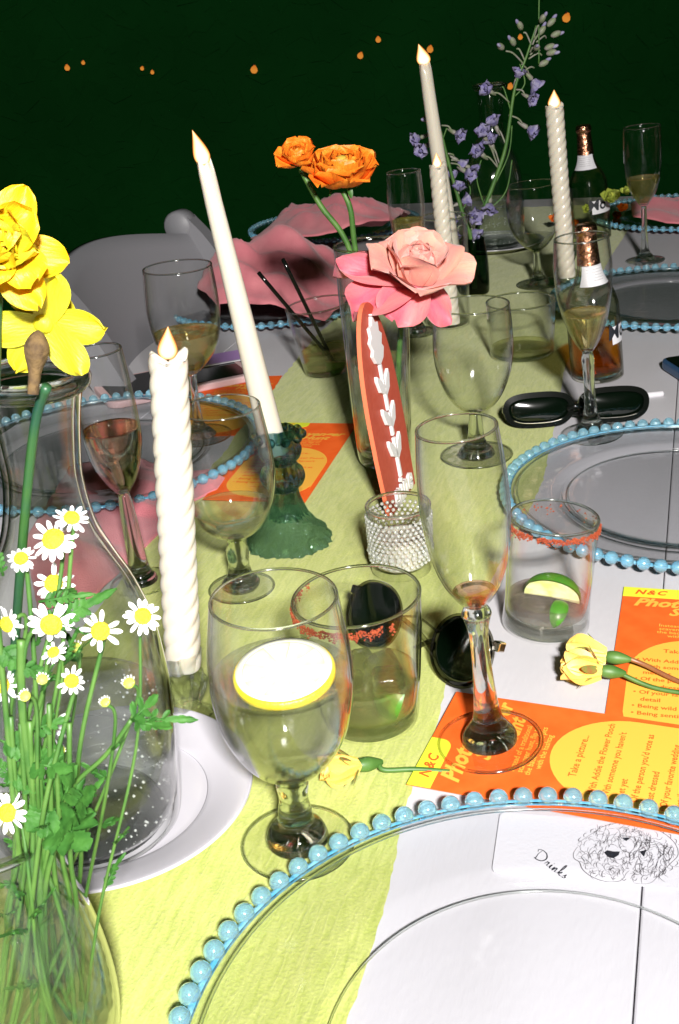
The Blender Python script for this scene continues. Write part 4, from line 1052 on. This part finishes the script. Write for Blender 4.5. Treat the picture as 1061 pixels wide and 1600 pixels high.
FL = [  # px, py, px width, facing (x,y,z), kind, label bit
    (112, 810, 56, (.1, -.45, .9), 0, 'topmost chamomile, seen nearly edge on'),
    (84, 843, 78, (.1, -.7, .75), 0, 'large chamomile just under the topmost one'),
    (33, 873, 50, (-.2, -.6, .7), 0, 'half open chamomile at the upper left'),
    (84, 912, 64, (.2, -.7, .6), 0, 'chamomile half hidden behind the tilted big one'),
    (80, 975, 76, (.25, -.9, .15), 0, 'chamomile with a big domed eye turned to the left candle'),
    (157, 986, 66, (.05, -1, .45), 0, 'fully open chamomile facing the camera over the carafe'),
    (223, 963, 60, (.25, -.9, .6), 0, 'rightmost chamomile beside the big twisted candle'),
    (12, 975, 56, (-.5, -.8, .3), 0, 'chamomile cut by the left edge above the middle'),
    (84, 1020, 44, (0, -.5, .9), 0, 'small half open chamomile under the domed one'),
    (118, 1012, 26, (.1, -.4, .9), 1, 'pale bud right of the small half open chamomile'),
    (112, 1064, 50, (.1, -.8, .5), 0, 'chamomile behind stems in the middle of the bunch'),
    (72, 1134, 70, (.05, -1, .5), 0, 'lowest large open chamomile above the parsley leaf'),
    (95, 1172, 22, (.1, -.8, .6), 1, 'green yellow bud just below the lowest open chamomile'),
    (202, 1068, 28, (.0, -.5, .9), 1, 'bud standing alone over the water line of the carafe'),
    (165, 1098, 24, (.0, -.4, .9), 1, 'small bud left of the lone bud'),
    (66, 1062, 26, (.0, -.5, .9), 1, 'bud in the middle left of the bunch'),
    (40, 1088, 26, (-.1, -.6, .8), 1, 'yellow bud left of the middle stems'),
    (6, 1072, 54, (-.5, -.7, .5), 0, 'chamomile cut by the left edge at mid height'),
    (12, 1270, 66, (-.1, -.9, .5), 0, 'low chamomile drooping at the left edge near the vase rim'),
]
rn = random.Random(11)
for k, (px, py, wd, fc, kind, lb) in enumerate(FL):
    Y = YV+rn.uniform(-.022, .014); hd = atY(px, py, Y); dia = wd*proj(hd)[2]/FPX
    a = rn.uniform(0, 6); foot = VB+Vector((.021*math.cos(a), .021*math.sin(a), .0095))
    chamomile(lb, hd, fc, dia if not kind else dia*1.5, foot, (rn.uniform(-.005, .005), rn.uniform(-.006, .002), 0), petals=rn.choice((12, 13, 14, 15)), bud=bool(kind), leaves=2, seed=k, droop=rn.uniform(0, 22))
# leafy herb stems in the same vase
def herb(label, pts, leaves, sr=.0012):
    P0 = VB+Vector((rn.uniform(-.015, .015), rn.uniform(-.015, .015), .0095)); t = T('herb_stem', label, 'plant', P0)
    C_ = curve([Vector((0, 0, 0))]+[atY(x, y, Y)-P0 for x, y, Y in pts], 6); link('stem', tube(C_, sr, 7), STEM, t)
    for q, (px, py, Y, tx_, ty_, ty2, W, lob) in enumerate(leaves):
        a = atY(px, py, Y); b_ = atY(tx_, ty_, ty2); y_ = (b_-a); Ln = y_.length; y_.normalize(); z_ = (CP-a).normalized()+Vector((rn.uniform(-.3, .3), 0, .5)); z_ = (z_-y_*z_.dot(y_)).normalized(); x_ = y_.cross(z_)
        Mx = Matrix(((x_.x, y_.x, z_.x, a.x-P0.x), (x_.y, y_.y, z_.y, a.y-P0.y), (x_.z, y_.z, z_.z, a.z-P0.z), (0, 0, 0, 1)))
        link('leaf', leafm(Ln, W*proj(a)[2]/FPX, lob, q+3), LEAF, t, Mx)
Y0 = YV-.012
herb('herb sprig with three broad leaves over the vase rim', [(70, 1400, Y0), (95, 1300, Y0)], [(92, 1270, Y0, 150, 1235, Y0-.01, 80, 3), (92, 1275, Y0, 135, 1325, Y0-.02, 90, 3), (88, 1262, Y0, 40, 1300, Y0-.01, 60, 3), (90, 1265, Y0, 125, 1190, Y0-.01, 66, 3)])
herb('curving herb stem with a small three lobed leaf at right', [(75, 1330, Y0), (110, 1235, Y0), (165, 1180, Y0), (205, 1125, Y0)], [(205, 1125, Y0, 248, 1085, Y0, 40, 2), (205, 1125, Y0, 312, 1122, Y0, 34, 3), (205, 1125, Y0, 272, 1138, Y0-.01, 34, 2)], .0010)
herb('feathery herb frond reaching right above the domed chamomile', [(40, 1200, Y0), (40, 1010, Y0), (90, 960, Y0)], [(60, 985, Y0, 185, 918, Y0, 40, 6), (60, 940, Y0, 150, 925, Y0, 26, 5)], .0009)
herb('upright herb stem at the left edge', [(30, 1330, Y0), (10, 1120, Y0), (-10, 900, Y0)], [(8, 1150, Y0, 45, 1185, Y0, 44, 3), (0, 1010, Y0, 38, 1050, Y0, 40, 3), (5, 900, Y0, -10, 840, Y0, 20, 4), (10, 1195, Y0, 60, 1240, Y0, 40, 3)], .0012)
herb('thick green stem in the centre of the bunch', [(60, 1330, Y0), (36, 1120, Y0), (33, 1000, Y0)], [(45, 1190, Y0, 115, 1205, Y0-.01, 50, 3), (50, 1140, Y0, 110, 1120, Y0, 34, 3), (34, 1040, Y0, 80, 1060, Y0, 30, 3)], .0017)
for k in range(7):
    x0 = 20+k*17; herb('bare green stem in the lower left bunch', [(x0+rn.uniform(-10, 10), 1450, Y0+.01), (x0*.8+12, 1330, Y0), (x0*.9+rn.uniform(-8, 8), 1150+rn.uniform(-60, 60), Y0)], [(x0*.85+10, 1220+k*8, Y0, x0+rn.uniform(-50, 50), 1180+rn.uniform(-30, 60), Y0, 26, 4)], .0011)
for o in bpy.data.objects:
    if o.get('label') == 'bare green stem in the lower left bunch': o['group'] = 'bare stems in the small vase'

# ---- daffodils in the carafe
def daffodil(label, head, face, foot, k_=1.0, back=False, mat=DAFF, seed=0, spin=0):
    rn = random.Random(seed); t = T('daffodil', label, 'flower', foot); h = Vector(head)-Vector(foot); d = Vector(face).normalized(); F = frame(h, d, spin) @ Matrix.Scale(k_, 4)
    C_ = curve([Vector((0, 0, 0)), h*.45+Vector((-.003, .004, 0)), h*.8+Vector((-.001, 0, 0)), h-d*.010*k_-Vector((.001, 0, .026 if back else .008))], 6); link('stem', tube(C_, .0030*k_, 10), DAFST, t)
    if back: link('husk', lathe(smoothprof([(.0026, -.030), (.0030, -.020), (.0052, -.013), (.0056, -.008), (.0030, -.003), (0, -.001)], 4), 14), HUSK, t, Matrix.Translation(h-d*.007+Vector((0, 0, .001))) @ Matrix.Rotation(.22, 4, 'Y') @ Matrix.Rotation(-.25, 4, 'X'))
    else: link('ovary', lathe(smoothprof([(.0026, -.020), (.0045, -.012), (.0040, -.006), (.002, 0)], 3), 12), STEM, t, F)
    for k in range(6):
        link('petal', petal(.034, .026, cup=.22 if not back else -.10, bend=-.22 if back else .15, ruf=.09, seed=seed+k, nu=11, nv=12, base=.45, tip=1.5), mat, t, F @ PM(Matrix.Identity(4), 2*PI*k/6+(.12 if k % 2 else -.08), R(6 if k % 2 else -4), .002))
    if not back:
        n_ = 26
        for k in range(n_):
            q = k/n_; link('petal', petal(.014+.013*(q), .015+.012*q, cup=.5, bend=.9-.9*q, ruf=.24, seed=seed*9+k, nu=10, nv=10, base=.5, tip=3.0, notch=.06, curl=.7), mat if k % 4 else DAFFG, t, F @ PM(Matrix.Translation((0, 0, .004)), k*2.39996, R(88-52*q), .001+.004*q, rn.uniform(-.3, .3)))
    else:
        link('trumpet', lathe(smoothprof([(0, -.0045), (.003, -.0040), (.0055, -.0015), (.0060, 0), (.008, .004), (.011, .014), (.014, .018)], 3), 24), mat, t, F)
cB = car_ax.B; YD = cB.y-.005
daffodil('double yellow daffodil facing the camera at the left edge', atY(-6, 392, YD-.03), (.25, -.8, .35), cB+Vector((-.050, 0, .012)), .86, False, DAFF, 3, .3)
daffodil('yellow daffodil seen from behind with its brown husk, over the carafe rim', atY(68, 506, YD-.02), (.10, .85, .1), cB+Vector((-.044, -.010, .012)), .80, True, DAFFG, 5, .55)
# ---- yellow rosebuds lying on the table
def rosebud(label, tip, neck, stem_pts, seed=0, k_=1.0, smat=STEM, z0=.013):
    t = T('yellow_rosebud', label, 'flower', neck); d = (Vector(tip)-Vector(neck)); Ln = d.length; d.normalize(); F = frame((0, 0, 0), d, seed)
    n_ = 9
    for k in range(n_):
        q = k/n_; link('petal', petal(Ln*(.98-.06*q), Ln*(.78), cup=.85, bend=.50-.32*q, ruf=.04, seed=seed+k, base=.5, tip=1.8), YROSE, t, F @ PM(Matrix.Identity(4), k*2.4, R(92-30*q), .0015+.004*q))
    link('core', sphere(1, 16, 10, (Ln*.26, Ln*.26, Ln*.42)), YROSE, t, F @ Matrix.Translation((0, 0, Ln*.42)))
    for k in range(5): link('sepal', petal(Ln*(.65+.15*(k % 2)), Ln*.26, cup=.35, bend=-.25+.22*k % .5, seed=k, base=.6, tip=.9), SEPAL, t, F @ PM(Matrix.Identity(4), k*1.2566+seed, R(58-14*(k % 3)), .002))
    link('hip', lathe(smoothprof([(.0015, -.016), (.0028, -.013), (.0045, -.007), (.0042, -.002), (.0030, .001)], 4), 16), STEM, t, F)
    C_ = curve([-d*.014]+[Vector(q)-Vector(neck) for q in stem_pts], 6); link('stem', tube(C_, .0016, 8), smat, t)
    return t
rosebud('yellow rosebud lying at the foot of the front goblet, its stem pointing right', at(500, 1205, .016), at(560, 1196, .011), [at(600, 1203, .006), at(650, 1202, .0045), at(703, 1206, .0035)], 1)
rosebud('pale yellow rosebud lying by the right tumbler, green stemmed', at(872, 1040, .016), at(940, 1048, .012), [at(975, 1055, .009), at(1020, 1074, .004), at(1075, 1084, .0035), at(1130, 1090, .0035)], 2)
rosebud('second yellow rosebud half under the first, with a red brown stem', at(880, 1018, .013), at(948, 1026, .012), [at(985, 1030, .010), at(1010, 1040, .007), at(1050, 1060, .0045), at(1110, 1085, .003)], 4, smat=REDSTEM)

# ---- tall vase with the pink rose and the orange flowers
axp = Ax(602, 722, 578, 382, ZR)
tv = T('bud_vase', 'tall clear glass vase holding orange flowers, left of the terracotta sign', 'vase', axp.B, axp.rot())
P = axp.prof([(726, 66), (712, 82), (660, 90), (600, 96), (520, 104), (440, 112), (382, 116)]); P[0] = (P[0][0], .0005); sp = smoothprof(P, 5)
link('body', lathe(wallprof(sp, .0022, .012), 64), G_WALL2, tv); link('rim', torus(sp[-1][0]-.0011, .0014, 72, 8), G_RIM, tv, Matrix.Translation((0, 0, sp[-1][1])))
zl = axp.h(560); lp = [(r_-.0028, z) for r_, z in sp if .0125 < z < zl]; rl = lp[-1][0]
link('water', lathe([(0, .0125), (lp[0][0]*.95, .0125)]+lp+[(rl, zl), (rl*.97, zl-.0008), (0, zl-.0008)], 56), L_WATER2, tv)
def ranunculus(label, head, face, foot, rad, mids, n_=34, eye=True, seed=0, mat=RAN):
    t = T('orange_ranunculus', label, 'flower', foot); rn = random.Random(seed); h = Vector(head)-Vector(foot); d = Vector(face).normalized(); k_ = rad/.03; F = frame(h, d, seed) @ Matrix.Scale(k_, 4)
    C_ = curve([Vector((0, 0, 0))]+[Vector(q)-Vector(foot) for q in mids]+[h-d*.016*k_], 6); link('stem', tube(C_, .0026, 9), STEM, t)
    for k in range(n_):
        q = (k+.5)/n_
        tilt = 88-72*q**1.3; off = .002+.010*q; Ln = .012+.014*q; W = .015+.017*q
        link('petal', petal(Ln, W, cup=.55, bend=1.35-.75*q, ruf=.05+.03*q, seed=seed*31+k, nu=7, nv=7, base=.6, tip=3.5, notch=.02, curl=.5*q), mat, t, F @ PM(Matrix.Translation((0, 0, -.008*q)), k*2.39996+rn.uniform(-.2, .2), R(tilt), off, rn.uniform(-.12, .12)))
    if eye: link('eye', sphere(1, 14, 8, (.0065, .0065, .006)), RANC, t, F @ Matrix.Translation((0, 0, .008)))
    link('calyx', lathe(smoothprof([(.0022, -.012), (.004, -.009), (.010, -.005), (.0085, -.003)], 3), 14), STEM, t, F)
    for k in range(4): link('sepal', petal(.013, .006, cup=.3, bend=-.8, seed=k, base=.6, tip=1), STEM, t, F @ PM(Matrix.Translation((0, 0, -.006)), k*1.57, R(-30), .005))
YP = axp.B.y
fB = axp.B+Vector((0, 0, .015))
ranunculus('large open orange ranunculus leaning over the tall vase', atY(535, 270, YP-.01), (.02, -.34, .94), fB, .0345, [atY(585, 560, YP), atY(556, 395, YP), atY(548, 330, YP-.005)], 64, True, 2)
ranunculus('smaller closed orange ranunculus at upper left', atY(466, 245, YP), (-.05, -.45, .85), fB+Vector((.006, 0, 0)), .0215, [atY(592, 600, YP), atY(550, 400, YP), atY(500, 320, YP)], 34, False, 5)
# rose
def rose(label, head, face, foot, mids, k_=1.0):
    t = T('pink_rose', label, 'flower', foot); h = Vector(head)-Vector(foot); d = Vector(face).normalized(); y_ = Vector((-1, 0, 0)); y_ = (y_-d*y_.dot(d)).normalized(); x_ = y_.cross(d); F = Matrix(((x_.x, y_.x, d.x, h.x), (x_.y, y_.y, d.y, h.y), (x_.z, y_.z, d.z, h.z), (0, 0, 0, 1))) @ Matrix.Scale(k_, 4); rn = random.Random(8)
    C_ = curve([Vector((0, 0, 0))]+[Vector(q)-Vector(foot) for q in mids]+[h-d*.02], 6); link('stem', tube(C_, .0028, 9), STEM, t)
    def ring(n_, t0, t1, L_, W_, cup, bend, curl, off, dz, ph, seed):
        for k in range(n_):
            q = k/n_; link('petal', petal(L_*rn.uniform(.93, 1.07), W_*rn.uniform(.92, 1.08), cup=cup, bend=bend, ruf=.035, seed=seed+k, nu=15, nv=15, base=.7, tip=3.4, curl=curl*rn.uniform(.7, 1.2)), ROSE, t,
                F @ PM(Matrix.Translation((0, 0, dz)), ph+2*PI*k/n_+rn.uniform(-.12, .12), R(t0+(t1-t0)*q+rn.uniform(-4, 4)), off, rn.uniform(-.10, .10)))
    ring(5, 96, 90, .026, .022, 1.0, .60, .1, .001, .002, 0, 1)
    ring(5, 88, 82, .029, .032, .9, .62, .3, .004, 0, .5, 20)
    ring(6, 78, 70, .033, .044, .75, .62, .8, .007, -.003, .2, 40)
    ring(5, 60, 50, .040, .056, .55, .50, 1.3, .008, -.007, .9, 60)
    ring(5, 34, 22, .052, .064, .34, .22, 1.0, .008, -.010, .3, 80)
    z_ = d
    for k, (phi, tl_, L_, W_, bd) in enumerate(((-.15, 12, .074, .054, -.45), (.55, 2, .070, .060, -.55), (1.15, 2, .050, .056, -.75), (2.35, -12, .050, .042, -.9))):
        link('outer_petal', petal(L_, W_, cup=.15, bend=bd, ruf=.14, seed=40+k, nu=13, nv=13, base=.6, tip=2.8, curl=-.3), ROSED, t, F @ PM(Matrix.Translation((0, 0, -.008)), phi, R(tl_), .006))
    link('hip', lathe(smoothprof([(.003, -.030), (.006, -.024), (.009, -.014), (.006, -.008)], 3), 16), STEM, t, F)
rose('big pink garden rose with deep pink hanging outer petals', atY(650, 428, YP-.055), (.16, -.42, .92), fB+Vector((.008, -.006, 0)), [atY(620, 620, YP-.01), atY(628, 500, YP-.025)], .91)
# dark leaves and stem ends inside the tall vase
for k, (x, y, x2, y2) in enumerate(((600, 470, 570, 520), (590, 540, 615, 600), (610, 500, 640, 570))):
    pass

# ---- delphiniums in a slim dark vase
axd = Ax(742, 458, 738, 372, ZR)
dv_ = T('bud_vase', 'slim dark glass vase holding the lilac delphiniums', 'vase', axd.B)
P = axd.prof([(458, 40), (452, 46), (420, 46), (395, 42), (372, 34)]); P[0] = (P[0][0], .0005)
G_DARK = thin_glass('dark_green_glass', face=(.32, .44, .34), edge=(.05, .10, .06), refl=1.3, p0=.3)
link('body', lathe(wallprof(smoothprof(P, 4), .002, .006), 48), G_DARK, dv_)
def floret(seed, bud=False):
    parts = []
    if bud:
        parts.append((sphere(.006, 10, 7, (.7, .7, 1.25)), Matrix.Translation((0, 0, .006)), 1)); parts.append((sphere(.004, 8, 6, (.6, .6, 1.2)), Matrix.Translation((.002, 0, .013)), 0))
    else:
        for k in range(5): parts.append((petal(.0125, .0125, cup=.45, bend=.5, ruf=.22, seed=seed+k, nu=5, nv=6, base=.6, tip=3.2), PM(Matrix.Identity(4), 2*PI*k/5, R(38), .001), 0))
        for k in range(3): parts.append((petal(.008, .006, cup=.4, bend=.6, seed=seed+k, nu=3, nv=4, base=.5), PM(Matrix.Translation((0, 0, .003)), 2*PI*k/3+.4, R(66), .0005), 0))
        parts.append((lathe([(.0008, -.013), (.0022, -.008), (.0026, -.002), (0, .001)], 8), Matrix.Identity(4), 1))
    return join(parts)
FM = [floret(3), floret(9), floret(17)]; FB = [floret(1, True), floret(2, True)]
for f_ in FM+FB: f_.materials.append(DELP); f_.materials.append(DELB)
def delphinium(label, stem, fl, wisps=(), dY=.0):
    B_ = axd.B+Vector((0, 0, .008)); Y = B_.y+dY; t = T('delphinium', label, 'flower', B_); rn = random.Random(len(fl))
    C_ = curve([Vector((0, 0, 0))]+[atY(x, y, Y)-B_ for x, y in stem], 6); link('stem', tube(C_, [.0042*(1-.72*k/len(C_)) for k in range(len(C_))], 8), STEM, t)
    for k, (px, py, bud, sx, sy) in enumerate(fl):
        h = atY(px, py, Y+rn.uniform(-.02, .015))-B_; s0 = atY(sx, sy, Y)-B_; dd = (h-s0); ln = dd.length; dd = (dd.normalized()+Vector((0, -.5, .05))).normalized()
        me = (FB if bud else FM)[k % (2 if bud else 3)]; o = link('floret', me, None, t, frame(h, dd, rn.uniform(0, 6)) @ Matrix.Scale(rn.uniform(1.1, 1.45) if not bud else 1.05, 4))
        link('stalk', tube(curve([s0, s0.lerp(h, .5)+Vector((0, 0, .004)), h-dd*.008], 4), .0012, 6), DELB, t)
    for (x0, y0, x1, y1, x2, y2) in wisps: link('wisp_leaf', tube(curve([atY(x0, y0, Y)-B_, atY(x1, y1, Y)-B_, atY(x2, y2, Y)-B_], 6), .0011, 5), STEM, t)
delphinium('tall delphinium stalk bending right with buds at its top', [(742, 372), (770, 290), (790, 230), (804, 140), (822, 90), (838, 40)],
    [(757, 212, 0, 778, 260), (768, 225, 0, 780, 255), (774, 196, 0, 790, 225), (765, 142, 0, 796, 160), (825, 200, 0, 795, 180), (826, 152, 0, 806, 140), (832, 125, 0, 815, 100), (808, 122, 0, 806, 130), (765, 318, 0, 768, 300), (752, 240, 0, 778, 262),
     (786, 76, 1, 818, 100), (804, 70, 1, 820, 95), (815, 45, 1, 830, 70), (845, 34, 1, 834, 60), (856, 40, 1, 836, 62), (842, 54, 1, 832, 70), (862, 56, 1, 838, 66), (852, 76, 1, 828, 86), (855, 84, 1, 826, 92), (836, 76, 1, 828, 82), (843, 102, 1, 812, 118)],
    [(800, 180, 788, 140, 784, 136), (805, 150, 820, 130, 812, 100), (760, 330, 745, 280, 752, 250), (775, 285, 795, 240, 800, 196), (760, 330, 790, 300, 800, 250), (842, 100, 842, 20, 843, -30)])
delphinium('shorter delphinium stalk with lilac florets beside the short candle', [(736, 372), (722, 330), (705, 270), (690, 210), (682, 185)],
    [(668, 187, 1, 684, 192), (656, 215, 0, 684, 208), (664, 230, 0, 686, 214), (712, 208, 0, 690, 196), (716, 252, 0, 700, 240), (735, 262, 0, 705, 250), (708, 280, 0, 710, 290), (716, 298, 0, 715, 305), (722, 316, 0, 718, 318), (738, 340, 0, 726, 345), (712, 342, 0, 722, 340), (738, 360, 0, 730, 352), (712, 364, 0, 722, 352), (728, 268, 0, 704, 255)],
    [(700, 260, 690, 230, 698, 200), (722, 330, 735, 300, 728, 280)], dY=-.01)
# ---- blossoms beyond the beer bottles
def small_bloom(label, pos, rad, mat, seed, cat='flower', name='ranunculus_head'):
    t = T(name, label, cat, pos); rn = random.Random(seed)
    for k in range(12): link('petal', petal(rad*.95, rad*.9, cup=.5, bend=.9-.5*k/12, seed=seed+k, nu=4, nv=4, base=.6), mat, t, PM(frame((0, 0, rad*.5), (rn.uniform(-.4, .4), -.8, .6)), k*2.4, R(75-60*k/12), .002))
for k, (x, y, r_, c_) in enumerate(((952, 322, .022, 0), (918, 334, .012, 0), (978, 306, .012, 0), (972, 332, .012, 1), (866, 348, .012, 1), (897, 362, .010, 1), (962, 378, .012, 1))):
    q = atY(x, y, 2.02+.03*k); q.z = max(q.z, TT+.004)
    small_bloom(('chartreuse blossom' if not c_ else 'small orange blossom')+' '+('behind the far beer bottle', 'left of the far beer bottle label', 'beside the far flute', 'in front of the chartreuse blossom', 'by the far goblet rim', 'behind the champagne flute rim', 'right of the champagne flute rim')[k], q, r_, BUDG if not c_ else RAN, k)

# ================================================================== NAPKINS, CHAIRS, LIGHTS
def cloth(name, label, outline_px, zf, mat, n_=70, z0=.0, group='dusty rose napkins', wrink=.012, seed=0, edge=.35):
    P = [at(x, y) for x, y in outline_px]; P = [(q.x, q.y) for q in P]; cx = sum(a for a, b_ in P)/len(P); cy_ = sum(b_ for a, b_ in P)/len(P)
    P = resample([(a, b_) for a, b_ in P]+[P[0]], 120)[:-1]; P = [(q.x, q.y) for q in P]
    vs, fs = [], []; nr = 34
    for j in range(nr+1):
        q = j/nr
        for k, (x, y) in enumerate(P):
            e_ = 1+.02*noise.noise(Vector((k*.35, seed, 0)))*q; X = cx+(x-cx)*q*e_; Y = cy_+(y-cy_)*q*e_
            ft = zf(X, Y); fold = abs(noise.noise(Vector((X*9+seed, Y*5, seed))))*1.6+.5*noise.noise(Vector((X*22, Y*14+seed, 2)))+1.1*(1-abs(noise.noise(Vector((X*11+Y*13, Y*4-seed, seed*2))))*3.2)*.55
            fall = min(1, (1-q)/edge); z = z0+ft+wrink*fold*(.25+.75*fall)+.001
            vs.append((X, Y, TT+max(.0045, z)))
    m_ = len(P)
    for j in range(nr):
        for k in range(m_): fs.append((j*m_+k, j*m_+(k+1) % m_, (j+1)*m_+(k+1) % m_, (j+1)*m_+k))
    b_ = len(vs); vs += [(x, y, z-.0025) for x, y, z in vs[nr*m_:]]
    for k in range(m_): fs.append((nr*m_+k, nr*m_+(k+1) % m_, b_+(k+1) % m_, b_+k))
    me = mesh(vs, fs); o = link(name, me, mat); return tag(o, label, 'napkin', group)
def bump(cx, cy_, r_, h): return lambda X, Y: h*math.exp(-((X-cx)**2+(Y-cy_)**2)/r_**2)
c_ = at(430, 500)
cloth('napkin', 'rumpled dusty rose napkin heaped behind the straw tumbler', [(316, 508), (345, 462), (400, 440), (470, 425), (545, 430), (560, 500), (510, 530), (430, 526), (345, 524)], bump(c_.x, c_.y+.05, .17, .085), ROSEW, seed=1, wrink=.03)
c_ = at(520, 440)
cloth('napkin', 'dusty rose napkin piled on the far left charger behind the orange flowers', [(395, 412), (450, 385), (520, 368), (600, 358), (645, 380), (620, 420), (530, 436), (430, 436)], bump(c_.x+.05, c_.y+.10, .26, .085), ROSEW, seed=2, wrink=.03)
cloth('napkin', 'dusty rose napkin lying flat behind the carafe, under the rose glass', [(110, 735), (200, 715), (300, 748), (285, 800), (225, 862), (150, 935), (60, 960), (40, 850)], lambda X, Y: .002, ROSEW, seed=3, wrink=.010)
c_ = at(1030, 352)
cloth('napkin', 'dusty rose napkin folded on the far right charger', [(985, 348), (1060, 340), (1110, 345), (1110, 372), (1040, 372), (988, 366)], bump(c_.x, c_.y, .2, .035), ROSEW, seed=4, wrink=.015)
c_ = at(305, 760)
cloth('napkin', 'end of a dusty rose napkin showing through the left goblet', [(285, 745), (330, 742), (352, 755), (340, 772), (295, 790)], lambda X, Y: .004, ROSEW, seed=6, wrink=.006)

def folding_chair(label, loc, rz):
    c = T('folding_chair', label, 'chair', loc, (0, 0, rz), 'white resin folding chairs')
    # faces local +Y; back leans to -Y
    def bar(nm, P, w_, t_): 
        vs, fs = [], []; C_ = curve(P, 6)
        for i, q in enumerate(C_):
            d = (C_[min(i+1, len(C_)-1)]-C_[max(i-1, 0)]).normalized(); s_ = Vector((1, 0, 0)); u = d.cross(s_).normalized()
            for a, b_ in ((-w_, -t_), (w_, -t_), (w_, t_), (-w_, t_)): vs.append(q+s_*a/2+u*b_/2)
        for i in range(len(C_)-1):
            for k in range(4): fs.append((i*4+k, i*4+(k+1) % 4, (i+1)*4+(k+1) % 4, (i+1)*4+k))
        fs.append((0, 1, 2, 3)); fs.append(tuple(len(vs)-4+k for k in (3, 2, 1, 0)))
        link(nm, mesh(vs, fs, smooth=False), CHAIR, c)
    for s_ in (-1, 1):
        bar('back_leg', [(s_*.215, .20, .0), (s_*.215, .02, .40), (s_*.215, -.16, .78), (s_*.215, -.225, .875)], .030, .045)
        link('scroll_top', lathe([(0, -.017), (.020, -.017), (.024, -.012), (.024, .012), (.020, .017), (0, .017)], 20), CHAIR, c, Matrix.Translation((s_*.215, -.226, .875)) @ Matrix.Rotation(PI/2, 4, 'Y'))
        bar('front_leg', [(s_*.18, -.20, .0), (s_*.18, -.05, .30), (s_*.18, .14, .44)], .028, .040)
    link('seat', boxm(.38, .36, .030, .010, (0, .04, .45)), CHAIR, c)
    # back panel: bowed board with a crowned top
    vs, fs = [], []; n1_, n2_ = 20, 10
    for side in (0, 1):
        for j in range(n2_+1):
            for i in range(n1_+1):
                u = -1+2*i/n1_; v = j/n2_; top = .865+.028*math.cos(u*PI/2); z = .665+(top-.665)*v
                y = -.105-(z-.665)*.52-.045*(1-u*u)*1.0-(.012 if side else 0); vs.append((u*.20, y, z))
    N1 = (n1_+1)*(n2_+1)
    for j in range(n2_):
        for i in range(n1_):
            a = j*(n1_+1)+i; fs.append((a, a+1, a+n1_+2, a+n1_+1)); fs.append((N1+a, N1+a+n1_+1, N1+a+n1_+2, N1+a+1))
    for i in range(n1_): a = n2_*(n1_+1)+i; fs.append((a, a+1, N1+a+1, N1+a)); fs.append((i, N1+i, N1+i+1, i+1))
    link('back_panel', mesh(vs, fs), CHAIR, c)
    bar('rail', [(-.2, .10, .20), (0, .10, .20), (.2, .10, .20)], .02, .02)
    return c
ch = folding_chair('white folding chair with scrolled back behind the white wine glass', (-.060, 1.56, 0), TA-PI/2)

# lanterns glowing far off by the leafy backdrop: small bulbs on cords
LG = [(105, 106, 10), (130, 98, 7), (222, 107, 7), (238, 113, 7), (397, 109, 13), (563, 87, 11), (591, 62, 10), (672, 77, 12), (885, 28, 15), (813, 58, 9), (797, 135, 11), (600, -20, 9)]
LB = ['leftmost far amber bulb', 'second far amber bulb from the left', 'faint amber bulb, left one of the close pair', 'faint amber bulb, right one of the close pair', 'amber bulb above the tall taper', 'amber bulb over the orange flowers', 'amber bulb higher up over the orange flowers', 'amber bulb beside the far taper flame', 'brightest amber bulb at upper right', 'amber bulb among the top delphinium buds', 'amber bulb behind the delphinium stem', 'amber bulb above the frame']
cords = []
bmm = lathe(smoothprof([(0, -.5), (.28, -.44), (.5, -.1), (.40, .25), (.2, .5), (.16, .6)], 3), 14)
for k, (x, y, wd) in enumerate(LG[:-1]):
    q = atY(x, y, 4.60); sc = wd*proj(q)[2]/FPX*.85
    b_ = T('festoon_bulb', LB[k], 'light bulb', q, (0, 0, 0), 'amber bulbs in the hedge')
    link('bulb', bmm, BULB, b_, Matrix.Rotation(.2*k % .6, 4, 'Y') @ Matrix.Scale(sc, 4)); link('socket', lathe([(0, .5*sc), (.12*sc, .5*sc), (.12*sc, .8*sc), (0, .85*sc)], 10), BLACKM, b_)

# glass that bends the flash's light onto what lies behind it
for o in bpy.data.objects:
    if o.type != 'MESH' or not o.data.materials: continue
    mn = o.data.materials[0].name
    if o.name.split('.')[0] in ('drink', 'water', 'beer', 'stem', 'thick_base', 'base_puck') and mn in SOLIDS: o.cycles.is_caustics_caster = True
    elif mn in ('white_table_boards', 'chartreuse_gauze', 'orange_card_print', 'yellow_card_print', 'white_china', 'lemon_flesh', 'lemon_skin', 'lemon_pith', 'lime_flesh', 'lime_skin', 'green_stem'): o.cycles.is_caustics_receiver = True
